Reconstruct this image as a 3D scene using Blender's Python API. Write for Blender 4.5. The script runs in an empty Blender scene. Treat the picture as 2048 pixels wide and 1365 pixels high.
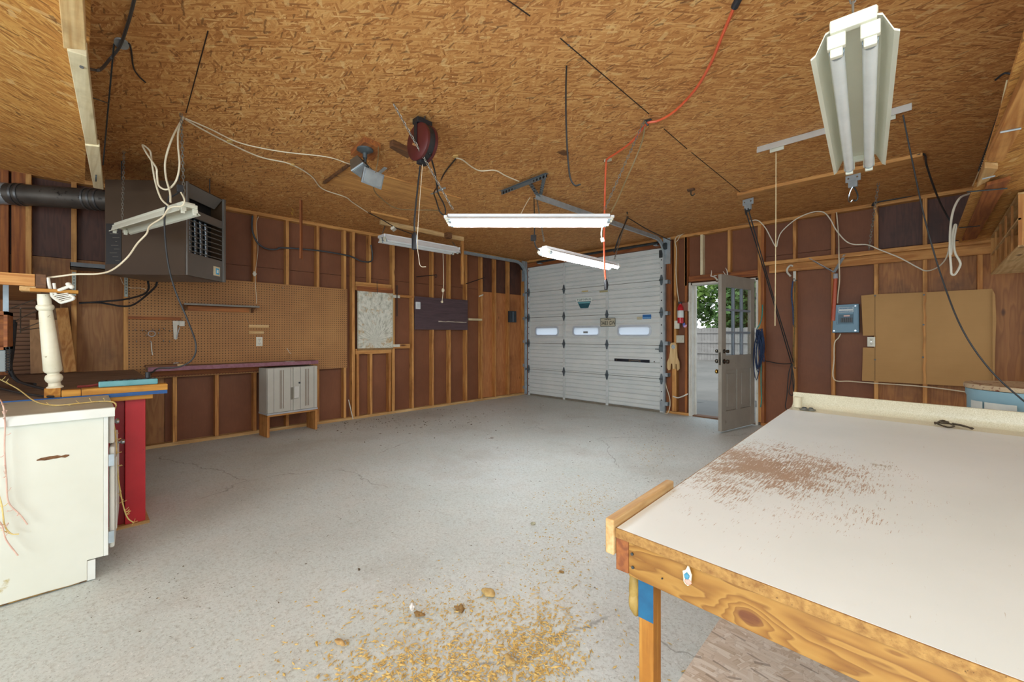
import bpy, bmesh, math, random
from mathutils import Vector as V, Matrix
random.seed(7)
# ---------------------------------------------------------------- camera model (used to read points off known planes)
F, CX, HY, T, CH = 850.0, 1024.0, 671.0, math.radians(44.5), 1.25
CT, ST = math.cos(T), math.sin(T)
def ray(px, py):
    u = (px-CX)/F; v = (HY-py)/F
    return V((u*CT-ST, u*ST+CT, v))
EYE = V((0, 0, CH))
def pd(px, py, d): return EYE + ray(px, py)*d
def onx(px, py, x): r = ray(px, py); return EYE + r*(x/r.x)
def ony(px, py, y): r = ray(px, py); return EYE + r*(y/r.y)
def onz(px, py, z): r = ray(px, py); return EYE + r*((z-CH)/r.z)
CEIL = 2.82
XF, XS = -6.10, -6.19       # left wall: stud faces, sheathing
YF, YS = 6.62, 6.71         # back wall: stud faces, sheathing
COL = bpy.context.scene.collection
# ---------------------------------------------------------------- colour and materials
def lin(c):
    c = c/255.0
    return c/12.92 if c <= .04045 else ((c+.055)/1.055)**2.4
def C(h):
    if not isinstance(h, str): return h
    return (lin(int(h[0:2], 16)), lin(int(h[2:4], 16)), lin(int(h[4:6], 16)), 1)
class NT:
    def __init__(s, name):
        s.m = bpy.data.materials.new(name); s.m.use_nodes = True
        s.t = s.m.node_tree; s.b = s.t.nodes['Principled BSDF']; s.out = s.t.nodes['Material Output']
    def n(s, kind, ins=None, **props):
        nd = s.t.nodes.new('ShaderNode'+kind)
        for k, v in props.items(): setattr(nd, k, v)
        for k, v in (ins or {}).items():
            sock = nd.inputs[k]
            if isinstance(v, bpy.types.NodeSocket): s.t.links.new(v, sock)
            else: sock.default_value = v
        return nd
    def link(s, a, b): s.t.links.new(a, b)
    def co(s, kind='Object'): return s.n('TexCoord').outputs[kind]
    def rnd(s): return s.n('ObjectInfo').outputs['Random']
    def map(s, vec, scale=(1, 1, 1), rot=(0, 0, 0), loc=(0, 0, 0)):
        return s.n('Mapping', {'Vector': vec, 'Scale': scale, 'Rotation': rot, 'Location': loc}).outputs[0]
    def noise(s, vec, scale, detail=3, rough=.55, dim='3D', out='Fac'):
        return s.n('TexNoise', {'Vector': vec, 'Scale': scale, 'Detail': detail, 'Roughness': rough}, noise_dimensions=dim).outputs[out]
    def math(s, op, a, b=0.0, c=None):
        ins = {0: a, 1: b}
        if c is not None: ins[2] = c
        return s.n('Math', ins, operation=op).outputs[0]
    def ramp(s, fac, stops, interp='LINEAR'):
        r = s.n('ValToRGB', {'Fac': fac}); e = r.color_ramp; e.interpolation = interp
        while len(e.elements) < len(stops): e.elements.new(.5)
        for el, (p, c) in zip(e.elements, stops): el.position = p; el.color = C(c) if not isinstance(c, (int, float)) else (c, c, c, 1)
        return r.outputs['Color']
    def mix(s, fac, a, b, mode='MIX'):
        nd = s.n('Mix', data_type='RGBA', blend_type=mode)
        for k, v in ((0, fac), (6, a), (7, b)):
            if isinstance(v, bpy.types.NodeSocket): s.link(v, nd.inputs[k])
            else: nd.inputs[k].default_value = C(v) if k else v
        return nd.outputs[2]
    def bump(s, h, strength=.3, dist=.01):
        s.link(s.n('Bump', {'Height': h, 'Strength': strength, 'Distance': dist}).outputs[0], s.b.inputs['Normal'])
    def base(s, c):
        if isinstance(c, bpy.types.NodeSocket): s.link(c, s.b.inputs['Base Color'])
        else: s.b.inputs['Base Color'].default_value = C(c)
        return s
    def rough(s, v):
        if isinstance(v, bpy.types.NodeSocket): s.link(v, s.b.inputs['Roughness'])
        else: s.b.inputs['Roughness'].default_value = v
        return s
    def metal(s, v): s.b.inputs['Metallic'].default_value = v; return s
MATS = {}
def plain(name, a, b=None, rough=.6, metal=0, scale=9, bump=0, spots=None, spotamt=.62):
    """two-tone mottled surface with optional dirt spots"""
    if name in MATS: return MATS[name]
    t = NT(name); co = t.co()
    f = t.noise(co, scale, 4)
    col = t.mix(t.ramp(f, [(.3, 0.0), (.7, 1.0)]), a, b or a)
    if spots:
        f2 = t.noise(co, scale*2.7, 5, .7)
        col = t.mix(t.ramp(f2, [(spotamt, 0.0), (spotamt+.06, 1.0)]), col, spots)
    t.base(col); t.rough(rough); t.metal(metal)
    if bump: t.bump(t.noise(co, scale*6, 3), bump, .004)
    MATS[name] = t.m
    return t.m
def wood(kind, ax='z'):
    key = 'wood_%s_%s' % (kind, ax)
    if key in MATS: return MATS[key]
    pal = {'stud': ('a66a30', 'd09a58', '5c3416'), 'pale': ('b98f58', 'd9ba86', '7a5a34'), 'red': ('7d4422', 'a9662f', '4c2612'),
           'bench': ('a5691f', 'd39a41', '6b3d14'), 'dark': ('5a3a22', '7b5230', '38210f'), 'grey': ('8f8474', 'b5aa98', '5f564a'),
           'top': ('7a614e', '9c846e', '4c3a2e'), 'whitewash': ('cdbb92', 'e2d4b0', '9a8660'), 'peg': ('8a5528', 'a9743c', '5d3614')}[kind]
    t = NT(key); co = t.co(); rnd = t.rnd()
    off = t.n('VectorMath', {0: co, 1: t.n('CombineXYZ', {0: t.math('MULTIPLY', rnd, 31.0), 1: t.math('MULTIPLY', rnd, 17.0), 2: t.math('MULTIPLY', rnd, 23.0)}).outputs[0]}, operation='ADD').outputs[0]
    sc = {'x': (.5, 9, 9), 'y': (9, .5, 9), 'z': (9, 9, .5)}[ax]
    v = t.map(off, sc)
    warp = t.noise(v, 1.1, 2)
    ring = t.math('SINE', t.math('MULTIPLY', warp, 42.0))
    fine = t.noise(t.map(off, tuple(q*9 for q in sc)), 1.4, 3)
    f = t.math('ADD', t.math('MULTIPLY', ring, .17), t.math('ADD', t.math('MULTIPLY', fine, .6), t.math('MULTIPLY', t.math('SUBTRACT', rnd, .5), .35)))
    col = t.ramp(f, [(.05, pal[0]), (.62, pal[1])])
    ks = {'x': (1.3, 5, 5), 'y': (5, 1.3, 5), 'z': (5, 5, 1.3)}[ax]
    vo = t.n('TexVoronoi', {'Vector': t.map(off, ks), 'Scale': 1.3})
    kn = t.ramp(vo.outputs['Distance'], [(.05, 1.0), (.13, 0.0)])
    col = t.mix(kn, col, pal[2])
    dirt = t.ramp(t.noise(off, 3.2, 5, .65), [(.52, 0.0), (.8, .55)])
    col = t.mix(dirt, col, pal[2])
    t.base(col).rough(.72); t.bump(fine, .15, .003)
    MATS[key] = t.m
    return t.m
def osb(name, pal, dirs, L=.12, W=.013, edge=.14, rot=0.0, layers=7, chips='e0bd80', dark='5e3a1a'):
    """strand board: layered stretched cells, each layer turned its own way"""
    if name in MATS: return MATS[name]
    t = NT(name); co = t.co()
    wob = t.noise(co, 1.7, 3, .55, out='Color')
    base = t.n('VectorMath', {0: co, 1: t.n('VectorMath', {0: wob, 3: .05}, operation='SCALE').outputs[0]}, operation='ADD').outputs[0]
    col = None; hgt = None
    ks = (1.0, .8, 1.25, .65, 1.0, .5, .8, .6)
    for i in range(layers):
        a = math.radians(dirs[i % len(dirs)])+rot
        k = ks[i % 8]; kw = k*(1.0, 1.35, .9, 1.0, .8, 1.3, .8, 1.2)[i % 8]
        rotd = t.map(base, (1, 1, 1), (0, 0, a), (i*3.7, i*1.3, 0))
        v = t.map(rotd, (1/(L*k), 1/(W*kw), 0))
        vo = t.n('TexVoronoi', {'Vector': v, 'Scale': 1.0, 'Randomness': 1.0}, voronoi_dimensions='2D', distance='CHEBYCHEV')
        sep = t.n('SeparateColor', {0: vo.outputs['Color']})
        fine = t.noise(t.map(rotd, (7, 170, 1)), 1.0, 2, .6, '2D')
        tone = t.math('ADD', t.math('MULTIPLY', sep.outputs[0], .62), t.math('MULTIPLY', fine, .55))
        c = t.ramp(tone, pal)
        if col is None: col = c; hgt = sep.outputs[0]
        else:
            pres = t.math('GREATER_THAN', sep.outputs[1], .55)
            near = t.math('LESS_THAN', vo.outputs['Distance'], .5)
            m = t.math('MULTIPLY', pres, near)
            rim = t.math('MULTIPLY', t.math('MULTIPLY', m, t.math('GREATER_THAN', vo.outputs['Distance'], .42)), edge)
            c = t.mix(rim, c, pal[0][1])
            col = t.mix(m, col, c)
            hgt = t.n('Mix', {0: m, 2: hgt, 3: sep.outputs[0]}).outputs[0]
    for cc, a, Lk, Wk, th, amt in ((chips, 25, .075, .028, .98, .45), (chips, -40, .06, .024, .982, .45), (dark, 8, .07, .010, .965, .65), (dark, -30, .06, .016, .98, .65)):
        v = t.map(t.map(base, (1, 1, 1), (0, 0, math.radians(a)+rot), (a*.37, 2.1, 0)), (1/Lk, 1/Wk, 0))
        vo = t.n('TexVoronoi', {'Vector': v, 'Scale': 1.0}, voronoi_dimensions='2D', distance='CHEBYCHEV'); sep = t.n('SeparateColor', {0: vo.outputs['Color']})
        m = t.math('MULTIPLY', t.math('MULTIPLY', t.math('GREATER_THAN', sep.outputs[2], th), t.math('LESS_THAN', vo.outputs['Distance'], .45)), amt)
        col = t.mix(m, col, cc)
    big = t.ramp(t.noise(co, .7, 3), [(.35, 0.0), (.7, .22)])
    col = t.mix(big, col, pal[1][1])
    t.base(col).rough(.75); t.bump(hgt, .18, .003)
    MATS[name] = t.m
    return t.m
def emit(name, col, strength):
    if name in MATS: return MATS[name]
    t = NT(name); t.b.inputs['Base Color'].default_value = C('f4f6f6')
    t.b.inputs['Emission Color'].default_value = C(col); t.b.inputs['Emission Strength'].default_value = strength
    MATS[name] = t.m
    return t.m
# ---------------------------------------------------------------- mesh builder
def spline(pts, n=6):
    pts = [V(p) for p in pts]
    if len(pts) < 3: return pts
    out = []
    P = [pts[0]*2-pts[1]]+pts+[pts[-1]*2-pts[-2]]
    for i in range(1, len(P)-2):
        a, b, c, d = P[i-1:i+3]
        for k in range(n):
            u = k/n
            out.append(.5*((2*b)+(c-a)*u+(2*a-5*b+4*c-d)*u*u+(-a+3*b-3*c+d)*u**3))
    out.append(pts[-1])
    return out
def frame(d):
    d = V(d).normalized(); up = V((0, 0, 1)) if abs(d.z) < .95 else V((1, 0, 0))
    s = d.cross(up).normalized(); return d, s, s.cross(d).normalized()
class MB:
    def __init__(s): s.v = []; s.f = []; s.mi = []; s.cur = 0
    def add(s, vs, fs):
        o = len(s.v); s.v += [V(p) for p in vs]; s.f += [tuple(i+o for i in f) for f in fs]; s.mi += [s.cur]*len(fs)
        return s
    def box(s, a, b):
        x0, x1 = sorted((a[0], b[0])); y0, y1 = sorted((a[1], b[1])); z0, z1 = sorted((a[2], b[2]))
        return s.add([(x0, y0, z0), (x1, y0, z0), (x1, y1, z0), (x0, y1, z0), (x0, y0, z1), (x1, y0, z1), (x1, y1, z1), (x0, y1, z1)],
                     [(0, 3, 2, 1), (4, 5, 6, 7), (0, 1, 5, 4), (1, 2, 6, 5), (2, 3, 7, 6), (3, 0, 4, 7)])
    def obox(s, c, ax, sz):
        """box about centre c; ax = three unit axes; sz = full sizes"""
        c = V(c); h = [V(ax[i])*sz[i]/2 for i in range(3)]
        vs = [c+h[0]*i+h[1]*j+h[2]*k for k in (-1, 1) for i, j in ((-1, -1), (1, -1), (1, 1), (-1, 1))]
        return s.add(vs, [(0, 3, 2, 1), (4, 5, 6, 7), (0, 1, 5, 4), (1, 2, 6, 5), (2, 3, 7, 6), (3, 0, 4, 7)])
    def beam(s, a, b, w, h, up=None):
        """square bar from a to b, w sideways, h along up"""
        a = V(a); b = V(b); d, sd, u = frame(b-a)
        if up is not None:
            u = V(up); sd = d.cross(u).normalized(); u = sd.cross(d).normalized()
        return s.obox((a+b)/2, (d, sd, u), ((b-a).length, w, h))
    def prism(s, poly, ext):
        ext = V(ext); n = len(poly); p = [V(q) for q in poly]
        return s.add(p+[q+ext for q in p], [tuple(range(n-1, -1, -1)), tuple(range(n, 2*n))]+[(i, (i+1) % n, n+(i+1) % n, n+i) for i in range(n)])
    def tube(s, pts, r, n=8, sm=5, cap=True):
        pts = spline(pts, sm) if sm else [V(p) for p in pts]
        q = [pts[0]]
        for p in pts[1:]:
            if (p-q[-1]).length > 1e-5: q.append(p)
        pts = q
        if len(pts) < 2: return s
        rr = r if callable(r) else (lambda u: r)
        d = (pts[1]-pts[0]).normalized(); _, sd, up = frame(d)
        vs = []; fs = []; m = len(pts)
        for i, p in enumerate(pts):
            dn = (pts[min(i+1, m-1)]-pts[max(i-1, 0)])
            dn = dn.normalized() if dn.length > 1e-9 else d
            sd = (sd-dn*sd.dot(dn)); sd = sd.normalized() if sd.length > 1e-6 else frame(dn)[1]
            up = sd.cross(dn).normalized(); d = dn; R = rr(i/(m-1))
            for k in range(n):
                a = 2*math.pi*k/n; vs.append(p+(sd*math.cos(a)+up*math.sin(a))*R)
        for i in range(m-1):
            for k in range(n):
                k2 = (k+1) % n; fs.append((i*n+k, i*n+k2, (i+1)*n+k2, (i+1)*n+k))
        if cap: fs += [tuple(range(n-1, -1, -1)), tuple((m-1)*n+k for k in range(n))]
        return s.add(vs, fs)
    def cyl(s, a, b, r, n=16, r2=None):
        a = V(a); b = V(b); d, sd, up = frame(b-a); r2 = r if r2 is None else r2
        vs = [p+(sd*math.cos(2*math.pi*k/n)+up*math.sin(2*math.pi*k/n))*q for p, q in ((a, r), (b, r2)) for k in range(n)]
        return s.add(vs, [(k, (k+1) % n, n+(k+1) % n, n+k) for k in range(n)]+[tuple(range(n-1, -1, -1)), tuple(range(n, 2*n))])
    def lathe(s, o, d, prof, n=20):
        """prof = (along, radius) pairs about axis d from o"""
        o = V(o); d, sd, up = frame(d); m = len(prof)
        vs = [o+d*h+(sd*math.cos(2*math.pi*k/n)+up*math.sin(2*math.pi*k/n))*max(r, 1e-4) for h, r in prof for k in range(n)]
        fs = [(i*n+k, i*n+(k+1) % n, (i+1)*n+(k+1) % n, (i+1)*n+k) for i in range(m-1) for k in range(n)]
        fs += [tuple(range(n-1, -1, -1)), tuple((m-1)*n+k for k in range(n))]
        return s.add(vs, fs)
    def ring(s, c, nrm, R, r, n=20, k=6, a0=0, a1=2*math.pi):
        d, sd, up = frame(nrm); c = V(c)
        pts = [c+(sd*math.cos(a0+(a1-a0)*i/n)+up*math.sin(a0+(a1-a0)*i/n))*R for i in range(n+1)]
        return s.tube(pts, r, k, 0)
    def blob(s, c, r, seed=0, rough=.25, n=2):
        bm = bmesh.new(); bmesh.ops.create_icosphere(bm, subdivisions=n, radius=1); rg = random.Random(seed)
        ph = [rg.uniform(0, 6) for _ in range(6)]
        vs = []
        for q in bm.verts:
            p = q.co; k = 1+rough*(math.sin(3*p.x+ph[0])*math.sin(2.6*p.y+ph[1])+.6*math.sin(5*p.z+ph[2])*math.sin(4*p.x+ph[3]))
            vs.append(V(c)+V((p.x*r[0], p.y*r[1], p.z*r[2]))*k)
        bm.verts.index_update(); fs = [tuple(w.index for w in f.verts) for f in bm.faces]; bm.free()
        return s.add(vs, fs)
    def chain(s, a, b, link=.03, r=.0022, sag=0):
        a = V(a); b = V(b); L = (b-a).length; n = max(2, int(L/(link*.8)))
        for i in range(n):
            u = (i+.5)/n; p = a.lerp(b, u)+V((0, 0, -sag*4*u*(1-u)))
            d, sd, up = frame(b-a)
            if i % 2: sd, up = up, sd
            pts = [p+d*link*.55*math.cos(t)+sd*link*.24*math.sin(t) for t in [2*math.pi*k/8 for k in range(9)]]
            s.tube(pts, r, 4, 0, False)
        return s
    def build(s, name, mat, parent=None, bevel=0, smooth=False, seg=2, sharp=None):
        me = bpy.data.meshes.new(name)
        if parent is not None:
            o0 = V((0, 0, 0)); p = parent
            while p is not None: o0 = o0+p.location; p = p.parent
        else:
            lo = V([min(q[i] for q in s.v) for i in range(3)]); hi = V([max(q[i] for q in s.v) for i in range(3)])
            o0 = V(((lo.x+hi.x)/2, (lo.y+hi.y)/2, lo.z))
        me.from_pydata([tuple(q-o0) for q in s.v], [], s.f)
        for m in (mat if isinstance(mat, (list, tuple)) else [mat]): me.materials.append(m)
        if s.mi and max(s.mi): me.polygons.foreach_set('material_index', s.mi)
        me.update()
        bm = bmesh.new(); bm.from_mesh(me); bmesh.ops.recalc_face_normals(bm, faces=bm.faces); bm.to_mesh(me); bm.free()
        if smooth: me.polygons.foreach_set('use_smooth', [True]*len(me.polygons))
        o = bpy.data.objects.new(name, me); COL.objects.link(o)
        if parent is not None: o.parent = parent
        else: o.location = o0
        if smooth:
            try: me.set_sharp_from_angle(angle=math.radians(sharp or 40))
            except Exception: pass
        if bevel:
            b = o.modifiers.new('bevel', 'BEVEL'); b.width = bevel; b.segments = seg; b.limit_method = 'ANGLE'
        return o
def tag(o, label=None, cat=None, group=None, kind=None):
    if label: o['label'] = label
    if cat: o['category'] = cat
    if group: o['group'] = group
    if kind: o['kind'] = kind
    return o
def thing(name, loc, label=None, cat=None, group=None, kind=None):
    o = bpy.data.objects.new(name, None); COL.objects.link(o); o.location = V(loc); o.empty_display_size = .1
    return tag(o, label, cat, group, kind)
def solo(name, mb, mat, label, cat, group=None, **k):
    return tag(mb.build(name, mat, None, **k), label, cat, group)
X, Y, Z = V((1, 0, 0)), V((0, 1, 0)), V((0, 0, 1))
def text_mesh(s, size, mat, name, parent, loc, right, up, ext=.0006, align='CENTER', sx=1):
    """lettering as a mesh: s written along right, standing along up"""
    cu = bpy.data.curves.new('lettering', 'FONT'); cu.body = s; cu.size = size; cu.extrude = ext; cu.align_x = align; cu.align_y = 'CENTER'
    ob = bpy.data.objects.new('lettering', cu); COL.objects.link(ob)
    dg = bpy.context.evaluated_depsgraph_get(); me = bpy.data.meshes.new_from_object(ob.evaluated_get(dg))
    bpy.data.objects.remove(ob); bpy.data.curves.remove(cu)
    r = V(right).normalized(); u = V(up).normalized(); n = r.cross(u)
    m = MB(); m.add([V(loc)+r*q.co.x*sx+u*q.co.y+n*q.co.z for q in me.vertices], [tuple(p.vertices) for p in me.polygons])
    bpy.data.meshes.remove(me)
    return m.build(name, mat, parent)
# ================================================================ materials of the room
OSB_CEIL = osb('strand_board_ceiling', [(.14, '6e421e'), (.34, 'a66b33'), (.55, 'bf8446'), (.8, 'd09b5a'), (1.0, 'deb478')], [0, 20, -22, 8, 42, -12, -48, 65], .12, .018)
OSB_LOFT = osb('strand_board_loft', [(.12, '74481c'), (.32, 'a46d30'), (.55, 'ba803c'), (.8, 'cb984e'), (1.0, 'd8ae68')], [0, 10, -10, 5, 18, -6, -22, 30], .14, .014, rot=.9)
OSB_FLOOR = osb('strand_board_grey', [(.05, 'a08a74'), (.22, 'bca68e'), (.5, 'd2c0ac'), (.8, 'ded2c2'), (1.0, 'e8dfd2')], [0, 35, -40, 75, 15, -70], .12, .03, edge=.3, chips='e8dfd0', dark='7a6a5c')
STUDS = wood('stud', 'z')
def hardboard():
    t = NT('brown_hardboard'); co = t.co()
    f = t.noise(co, 1.3, 5, .6); g = t.noise(t.map(co, (60, 60, 9)), 1, 3)
    col = t.mix(t.ramp(f, [(.3, 0.0), (.72, 1.0)]), '73462d', '8d5b3f')
    col = t.mix(t.math('MULTIPLY', g, .35), col, '55321f')
    sc = t.ramp(t.noise(t.map(co, (3, 3, 24)), 3.2, 6, .75), [(.69, 0.0), (.74, .5)])
    col = t.mix(sc, col, '94705a')
    t.b.inputs['Specular IOR Level'].default_value = .3
    t.base(col).rough(t.ramp(f, [(.3, .5), (.7, .65)])); return t.m
HARD = hardboard()
def plywood(name, a, b, st, ax):
    t = NT(name); co = t.co()
    sc = {'z': (7, 7, .8), 'y': (7, .8, 7)}[ax]
    w = t.noise(t.map(co, sc), 1, 3)
    f = t.math('FRACT', t.math('MULTIPLY', w, 9.0))
    col = t.ramp(f, [(0, a), (.7, b), (1, a)])
    s = t.ramp(t.noise(co, 1.5, 5, .6), [(.52, 0.0), (.72, .85)])
    col = t.mix(s, col, st)
    k = t.n('TexVoronoi', {'Vector': t.map(co, (5, 5, 2.2)), 'Scale': 1.0}).outputs['Distance']
    col = t.mix(t.ramp(k, [(.05, .8), (.11, 0.0)]), col, '4a2a14')
    t.base(col).rough(.6); return t.m
PLYA = plywood('plywood_light', 'a8693a', 'bd7f4b', '8a5128', 'z')
PLYB = plywood('plywood_stained', '8c5c30', 'a0703e', '3a2417', 'z')
PLYR = plywood('plywood_orange', '8f5a2c', 'a66e38', '4a2f1c', 'z')
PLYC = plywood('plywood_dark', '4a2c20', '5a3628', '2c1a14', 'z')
def concrete():
    t = NT('worn_concrete'); co = t.co()
    a = t.noise(co, .55, 5, .6); b = t.noise(co, 5, 6, .7); c = t.noise(co, 60, 3, .6)
    col = t.ramp(a, [(.25, 'b1b6b1'), (.5, 'c3cac6'), (.75, 'd2d9d8')])
    col = t.mix(t.math('MULTIPLY', t.ramp(b, [(.42, 0.0), (.7, 1.0)]), .45), col, 'cbc9c2')
    col = t.mix(t.ramp(t.noise(t.map(co, (1, 1, 1), loc=(5, 3, 0)), 1.1, 6, .65), [(.53, 0.0), (.74, .5)]), col, '9c958a')
    col = t.mix(t.ramp(c, [(.5, 0.0), (.75, .5)]), col, '8d877c')
    col = t.mix(t.ramp(t.noise(co, 24, 4, .7), [(.56, 0.0), (.72, .45)]), col, '9a9486')
    col = t.mix(t.ramp(t.noise(co, 170, 2, .5), [(.60, 0.0), (.7, .5)]), col, '6f6a60')
    col = t.mix(t.ramp(t.noise(t.map(co, (1, 1, 1), loc=(8, 1, 0)), 90, 2, .5), [(.62, 0.0), (.7, .6)]), col, 'dcdcd8')
    col = t.mix(t.ramp(t.noise(t.map(co, (2.2, 9, 1), (0, 0, .5)), 4, 5, .75), [(.64, 0.0), (.7, .5)]), col, '857c6e')
    wv = t.n('VectorMath', {0: co, 1: t.n('VectorMath', {0: t.noise(co, 3, 4, .6, out='Color'), 3: .35}, operation='SCALE').outputs[0]}, operation='ADD').outputs[0]
    cr = t.n('TexVoronoi', {'Vector': wv, 'Scale': .42}, feature='DISTANCE_TO_EDGE', voronoi_dimensions='2D').outputs['Distance']
    msk = t.ramp(t.noise(co, 1.2, 2), [(.5, 0.0), (.56, 1.0)])
    col = t.mix(t.math('MULTIPLY', t.ramp(cr, [(.0012, .7), (.003, 0.0)]), msk), col, '74706a')
    t.base(col).rough(t.ramp(a, [(.3, .5), (.7, .68)])); t.bump(b, .12, .01); return t.m
CONC = concrete()
# ================================================================ shell
tag(MB().box((-6.35, -3.2, -.12), (3.6, 6.74, 0)).build('floor', CONC), kind='structure')
ceil = tag(MB().box((-6.3, -3.2, CEIL), (3.6, 6.74, CEIL+.1)).build('ceiling', OSB_CEIL), kind='structure')
# ---- left wall (studs open, sheathing outside)
wl = thing('wall_left', (XS, 2, 0), kind='structure')
def panel(parent, mat, x0, y0, z0, x1, y1, z1): return MB().box((x0, y0, z0), (x1, y1, z1)).build('sheathing', mat, parent)
yA = lambda px: onx(px, 700, XF).y
yP = yA(966)
panel(wl, HARD, XS-.03, .68, 0, XS, yP, 2.13); panel(wl, HARD, XS-.03, .68, 2.135, XS, yP, CEIL)
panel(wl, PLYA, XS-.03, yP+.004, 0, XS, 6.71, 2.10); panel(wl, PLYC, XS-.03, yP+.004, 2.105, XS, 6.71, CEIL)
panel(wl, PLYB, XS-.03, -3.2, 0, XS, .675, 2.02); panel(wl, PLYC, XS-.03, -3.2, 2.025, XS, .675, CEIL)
def stud(parent, y, z0=.04, z1=CEIL-.04, w=.038, kind='stud', dx=.09, name='stud'):
    return MB().box((XS+.001, y-w/2, z0), (XS+dx, y+w/2, z1)).build(name, wood(kind, 'z'), parent, bevel=.002)
STPX = [350, 434, 510, 575, 636, 690, 707, 787, 826, 866, 900, 933, 964, 991, 1018]
for px in STPX: stud(wl, yA(px), w=.045 if px in (707, 787) else .038)
zH = [onx(748, q, XF).z for q in (567, 583, 698, 708)]
stud(wl, yA(740), zH[0], CEIL-.04); stud(wl, yA(740)+.02, .04, zH[3]); stud(wl, yA(716), .04, zH[3]); stud(wl, yA(780), .04, zH[3])
stud(wl, 6.585)
for px in (252, 148, 57, 45, 31, 9): stud(wl, onx(px, 600, XF).y, kind='red' if px < 50 else 'stud', w=.05 if px in (9, 31) else .038, dx=.1 if px == 9 else .09)
for y in (-1.0, -1.4, -1.8, -2.2, -2.6): stud(wl, y, kind='red')
MB().box((XS, -3.2, 0), (XF, 6.62, .038)).build('bottom_plate', wood('pale', 'y'), wl, bevel=.002)
MB().box((XS, -3.2, CEIL-.04), (XF+.002, 6.62, CEIL)).build('top_plate', wood('stud', 'y'), wl)
y0, y1 = yA(711), yA(783)
MB().box((XS+.01, y0, zH[1]), (XF+.004, y1, zH[0])).build('header', wood('stud', 'y'), wl, bevel=.002)
MB().box((XS+.01, y0, zH[3]), (XF+.004, y1, zH[2])).build('window_sill_board', wood('stud', 'y'), wl, bevel=.002)
def block(p0, p1, kind='stud', dx=.006):
    a = onx(*p0, XF); b = onx(*p1, XF)
    MB().box((XS+.02, a.y, min(a.z, b.z)), (XF+dx, b.y, max(a.z, b.z))).build('blocking', wood(kind, 'y'), wl, bevel=.002)
block((786, 589), (830, 597)); block((786, 689), (820, 697)); block((937, 637), (964, 642), 'whitewash')
MB().box((XS-.05, -3.2, 0), (XS-.031, 6.74, CEIL)).build('added_backing', HARD, wl)  # unseen backing added to block sky showing through sheathing gaps
# ---- back wall
wb = thing('wall_back', (-3, YS, 0), kind='structure')
xB = lambda px: ony(px, 700, YF).x
DX0, DX1 = ony(1057, 700, 6.58).x, ony(1326, 700, 6.58).x        # garage door leaf
EX0, EX1 = -2.635, -1.70                                           # entry opening
DZ = 2.66
def bpan(mat, x0, z0, x1, z1): return MB().box((x0, YS, z0), (x1, YS+.03, z1)).build('sheathing', mat, wb)
bpan(HARD, XS-.03, 0, DX0-.02, CEIL); bpan(HARD, DX0-.02, DZ+.01, DX1+.02, CEIL)
xq = xB(1752)
bpan(HARD, DX1+.02, 0, EX0, CEIL); bpan(HARD, EX0, 2.05, EX1, CEIL); bpan(HARD, EX1, 0, xq, 2.34)
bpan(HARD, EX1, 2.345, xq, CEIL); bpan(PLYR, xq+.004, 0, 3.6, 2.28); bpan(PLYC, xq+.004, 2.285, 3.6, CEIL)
MB().box((XS-.05, YS+.031, 2.06), (DX0-.02, YS+.05, CEIL)).box((XS-.05, YS+.031, 0), (DX0-.025, YS+.05, 2.06)).box((DX0-.02, YS+.031, DZ+.012), (3.6, YS+.05, CEIL)).box((DX1+.022, YS+.031, 0), (EX0, YS+.05, DZ+.012)).box((EX1, YS+.031, 0), (3.6, YS+.05, DZ+.012)).box((EX0, YS+.031, 2.055), (EX1, YS+.05, DZ+.012)).build('added_backing', HARD, wb)  # same added backing behind this wall, keeps sky out of the seams
def bstud(px, z0=.04, z1=CEIL-.04, w=.038, kind='stud', x=None):
    x = xB(px) if x is None else x
    return MB().box((x-w/2, YF, z0), (x+w/2, YS-.001, z1)).build('stud', wood(kind, 'z'), wb, bevel=.002)
bstud(1338, w=.09, kind='red'); bstud(1350); bstud(1372, kind='red'); bstud(1371.5, 2.02); bstud(1403, 2.17, kind='whitewash'); bstud(1458, 2.17)
bstud(1519, w=.045); bstud(1525, kind='red', w=.04)
for px in (1589, 1666, 1752, 1850, 1960): bstud(px)
for x in (.72, 1.13, 1.54, 1.95, 2.36, 2.8, 3.2): bstud(0, x=x)
MB().box((XS, YF-.002, CEIL-.04), (3.6, YS, CEIL)).build('top_plate', wood('stud', 'x'), wb)
MB().box((DX1+.03, YF, 0), (EX0-.03, YS, .038)).build('bottom_plate', wood('stud', 'x'), wb)
MB().box((EX1+.03, YF, 0), (3.6, YS, .038)).build('bottom_plate', wood('stud', 'x'), wb)
MB().box((EX0-.03, YF-.004, 2.075), (xB(1515), YS-.01, 2.165)).build('header', wood('red', 'x'), wb, bevel=.002)
MB().box((XS+.1, YF-.01, DZ+.02), (DX1+.06, YF+.03, CEIL-.06)).build('garage_header', wood('red', 'x'), wb)
MB().box((DX0-.12, YF-.01, 0), (DX0-.025, YF+.05, DZ)).build('garage_jamb', wood('red', 'z'), wb)
MB().box((DX1+.01, YF+.01, 0), (DX1+.09, YS+.02, DZ)).build('garage_jamb', wood('red', 'z'), wb)
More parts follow.
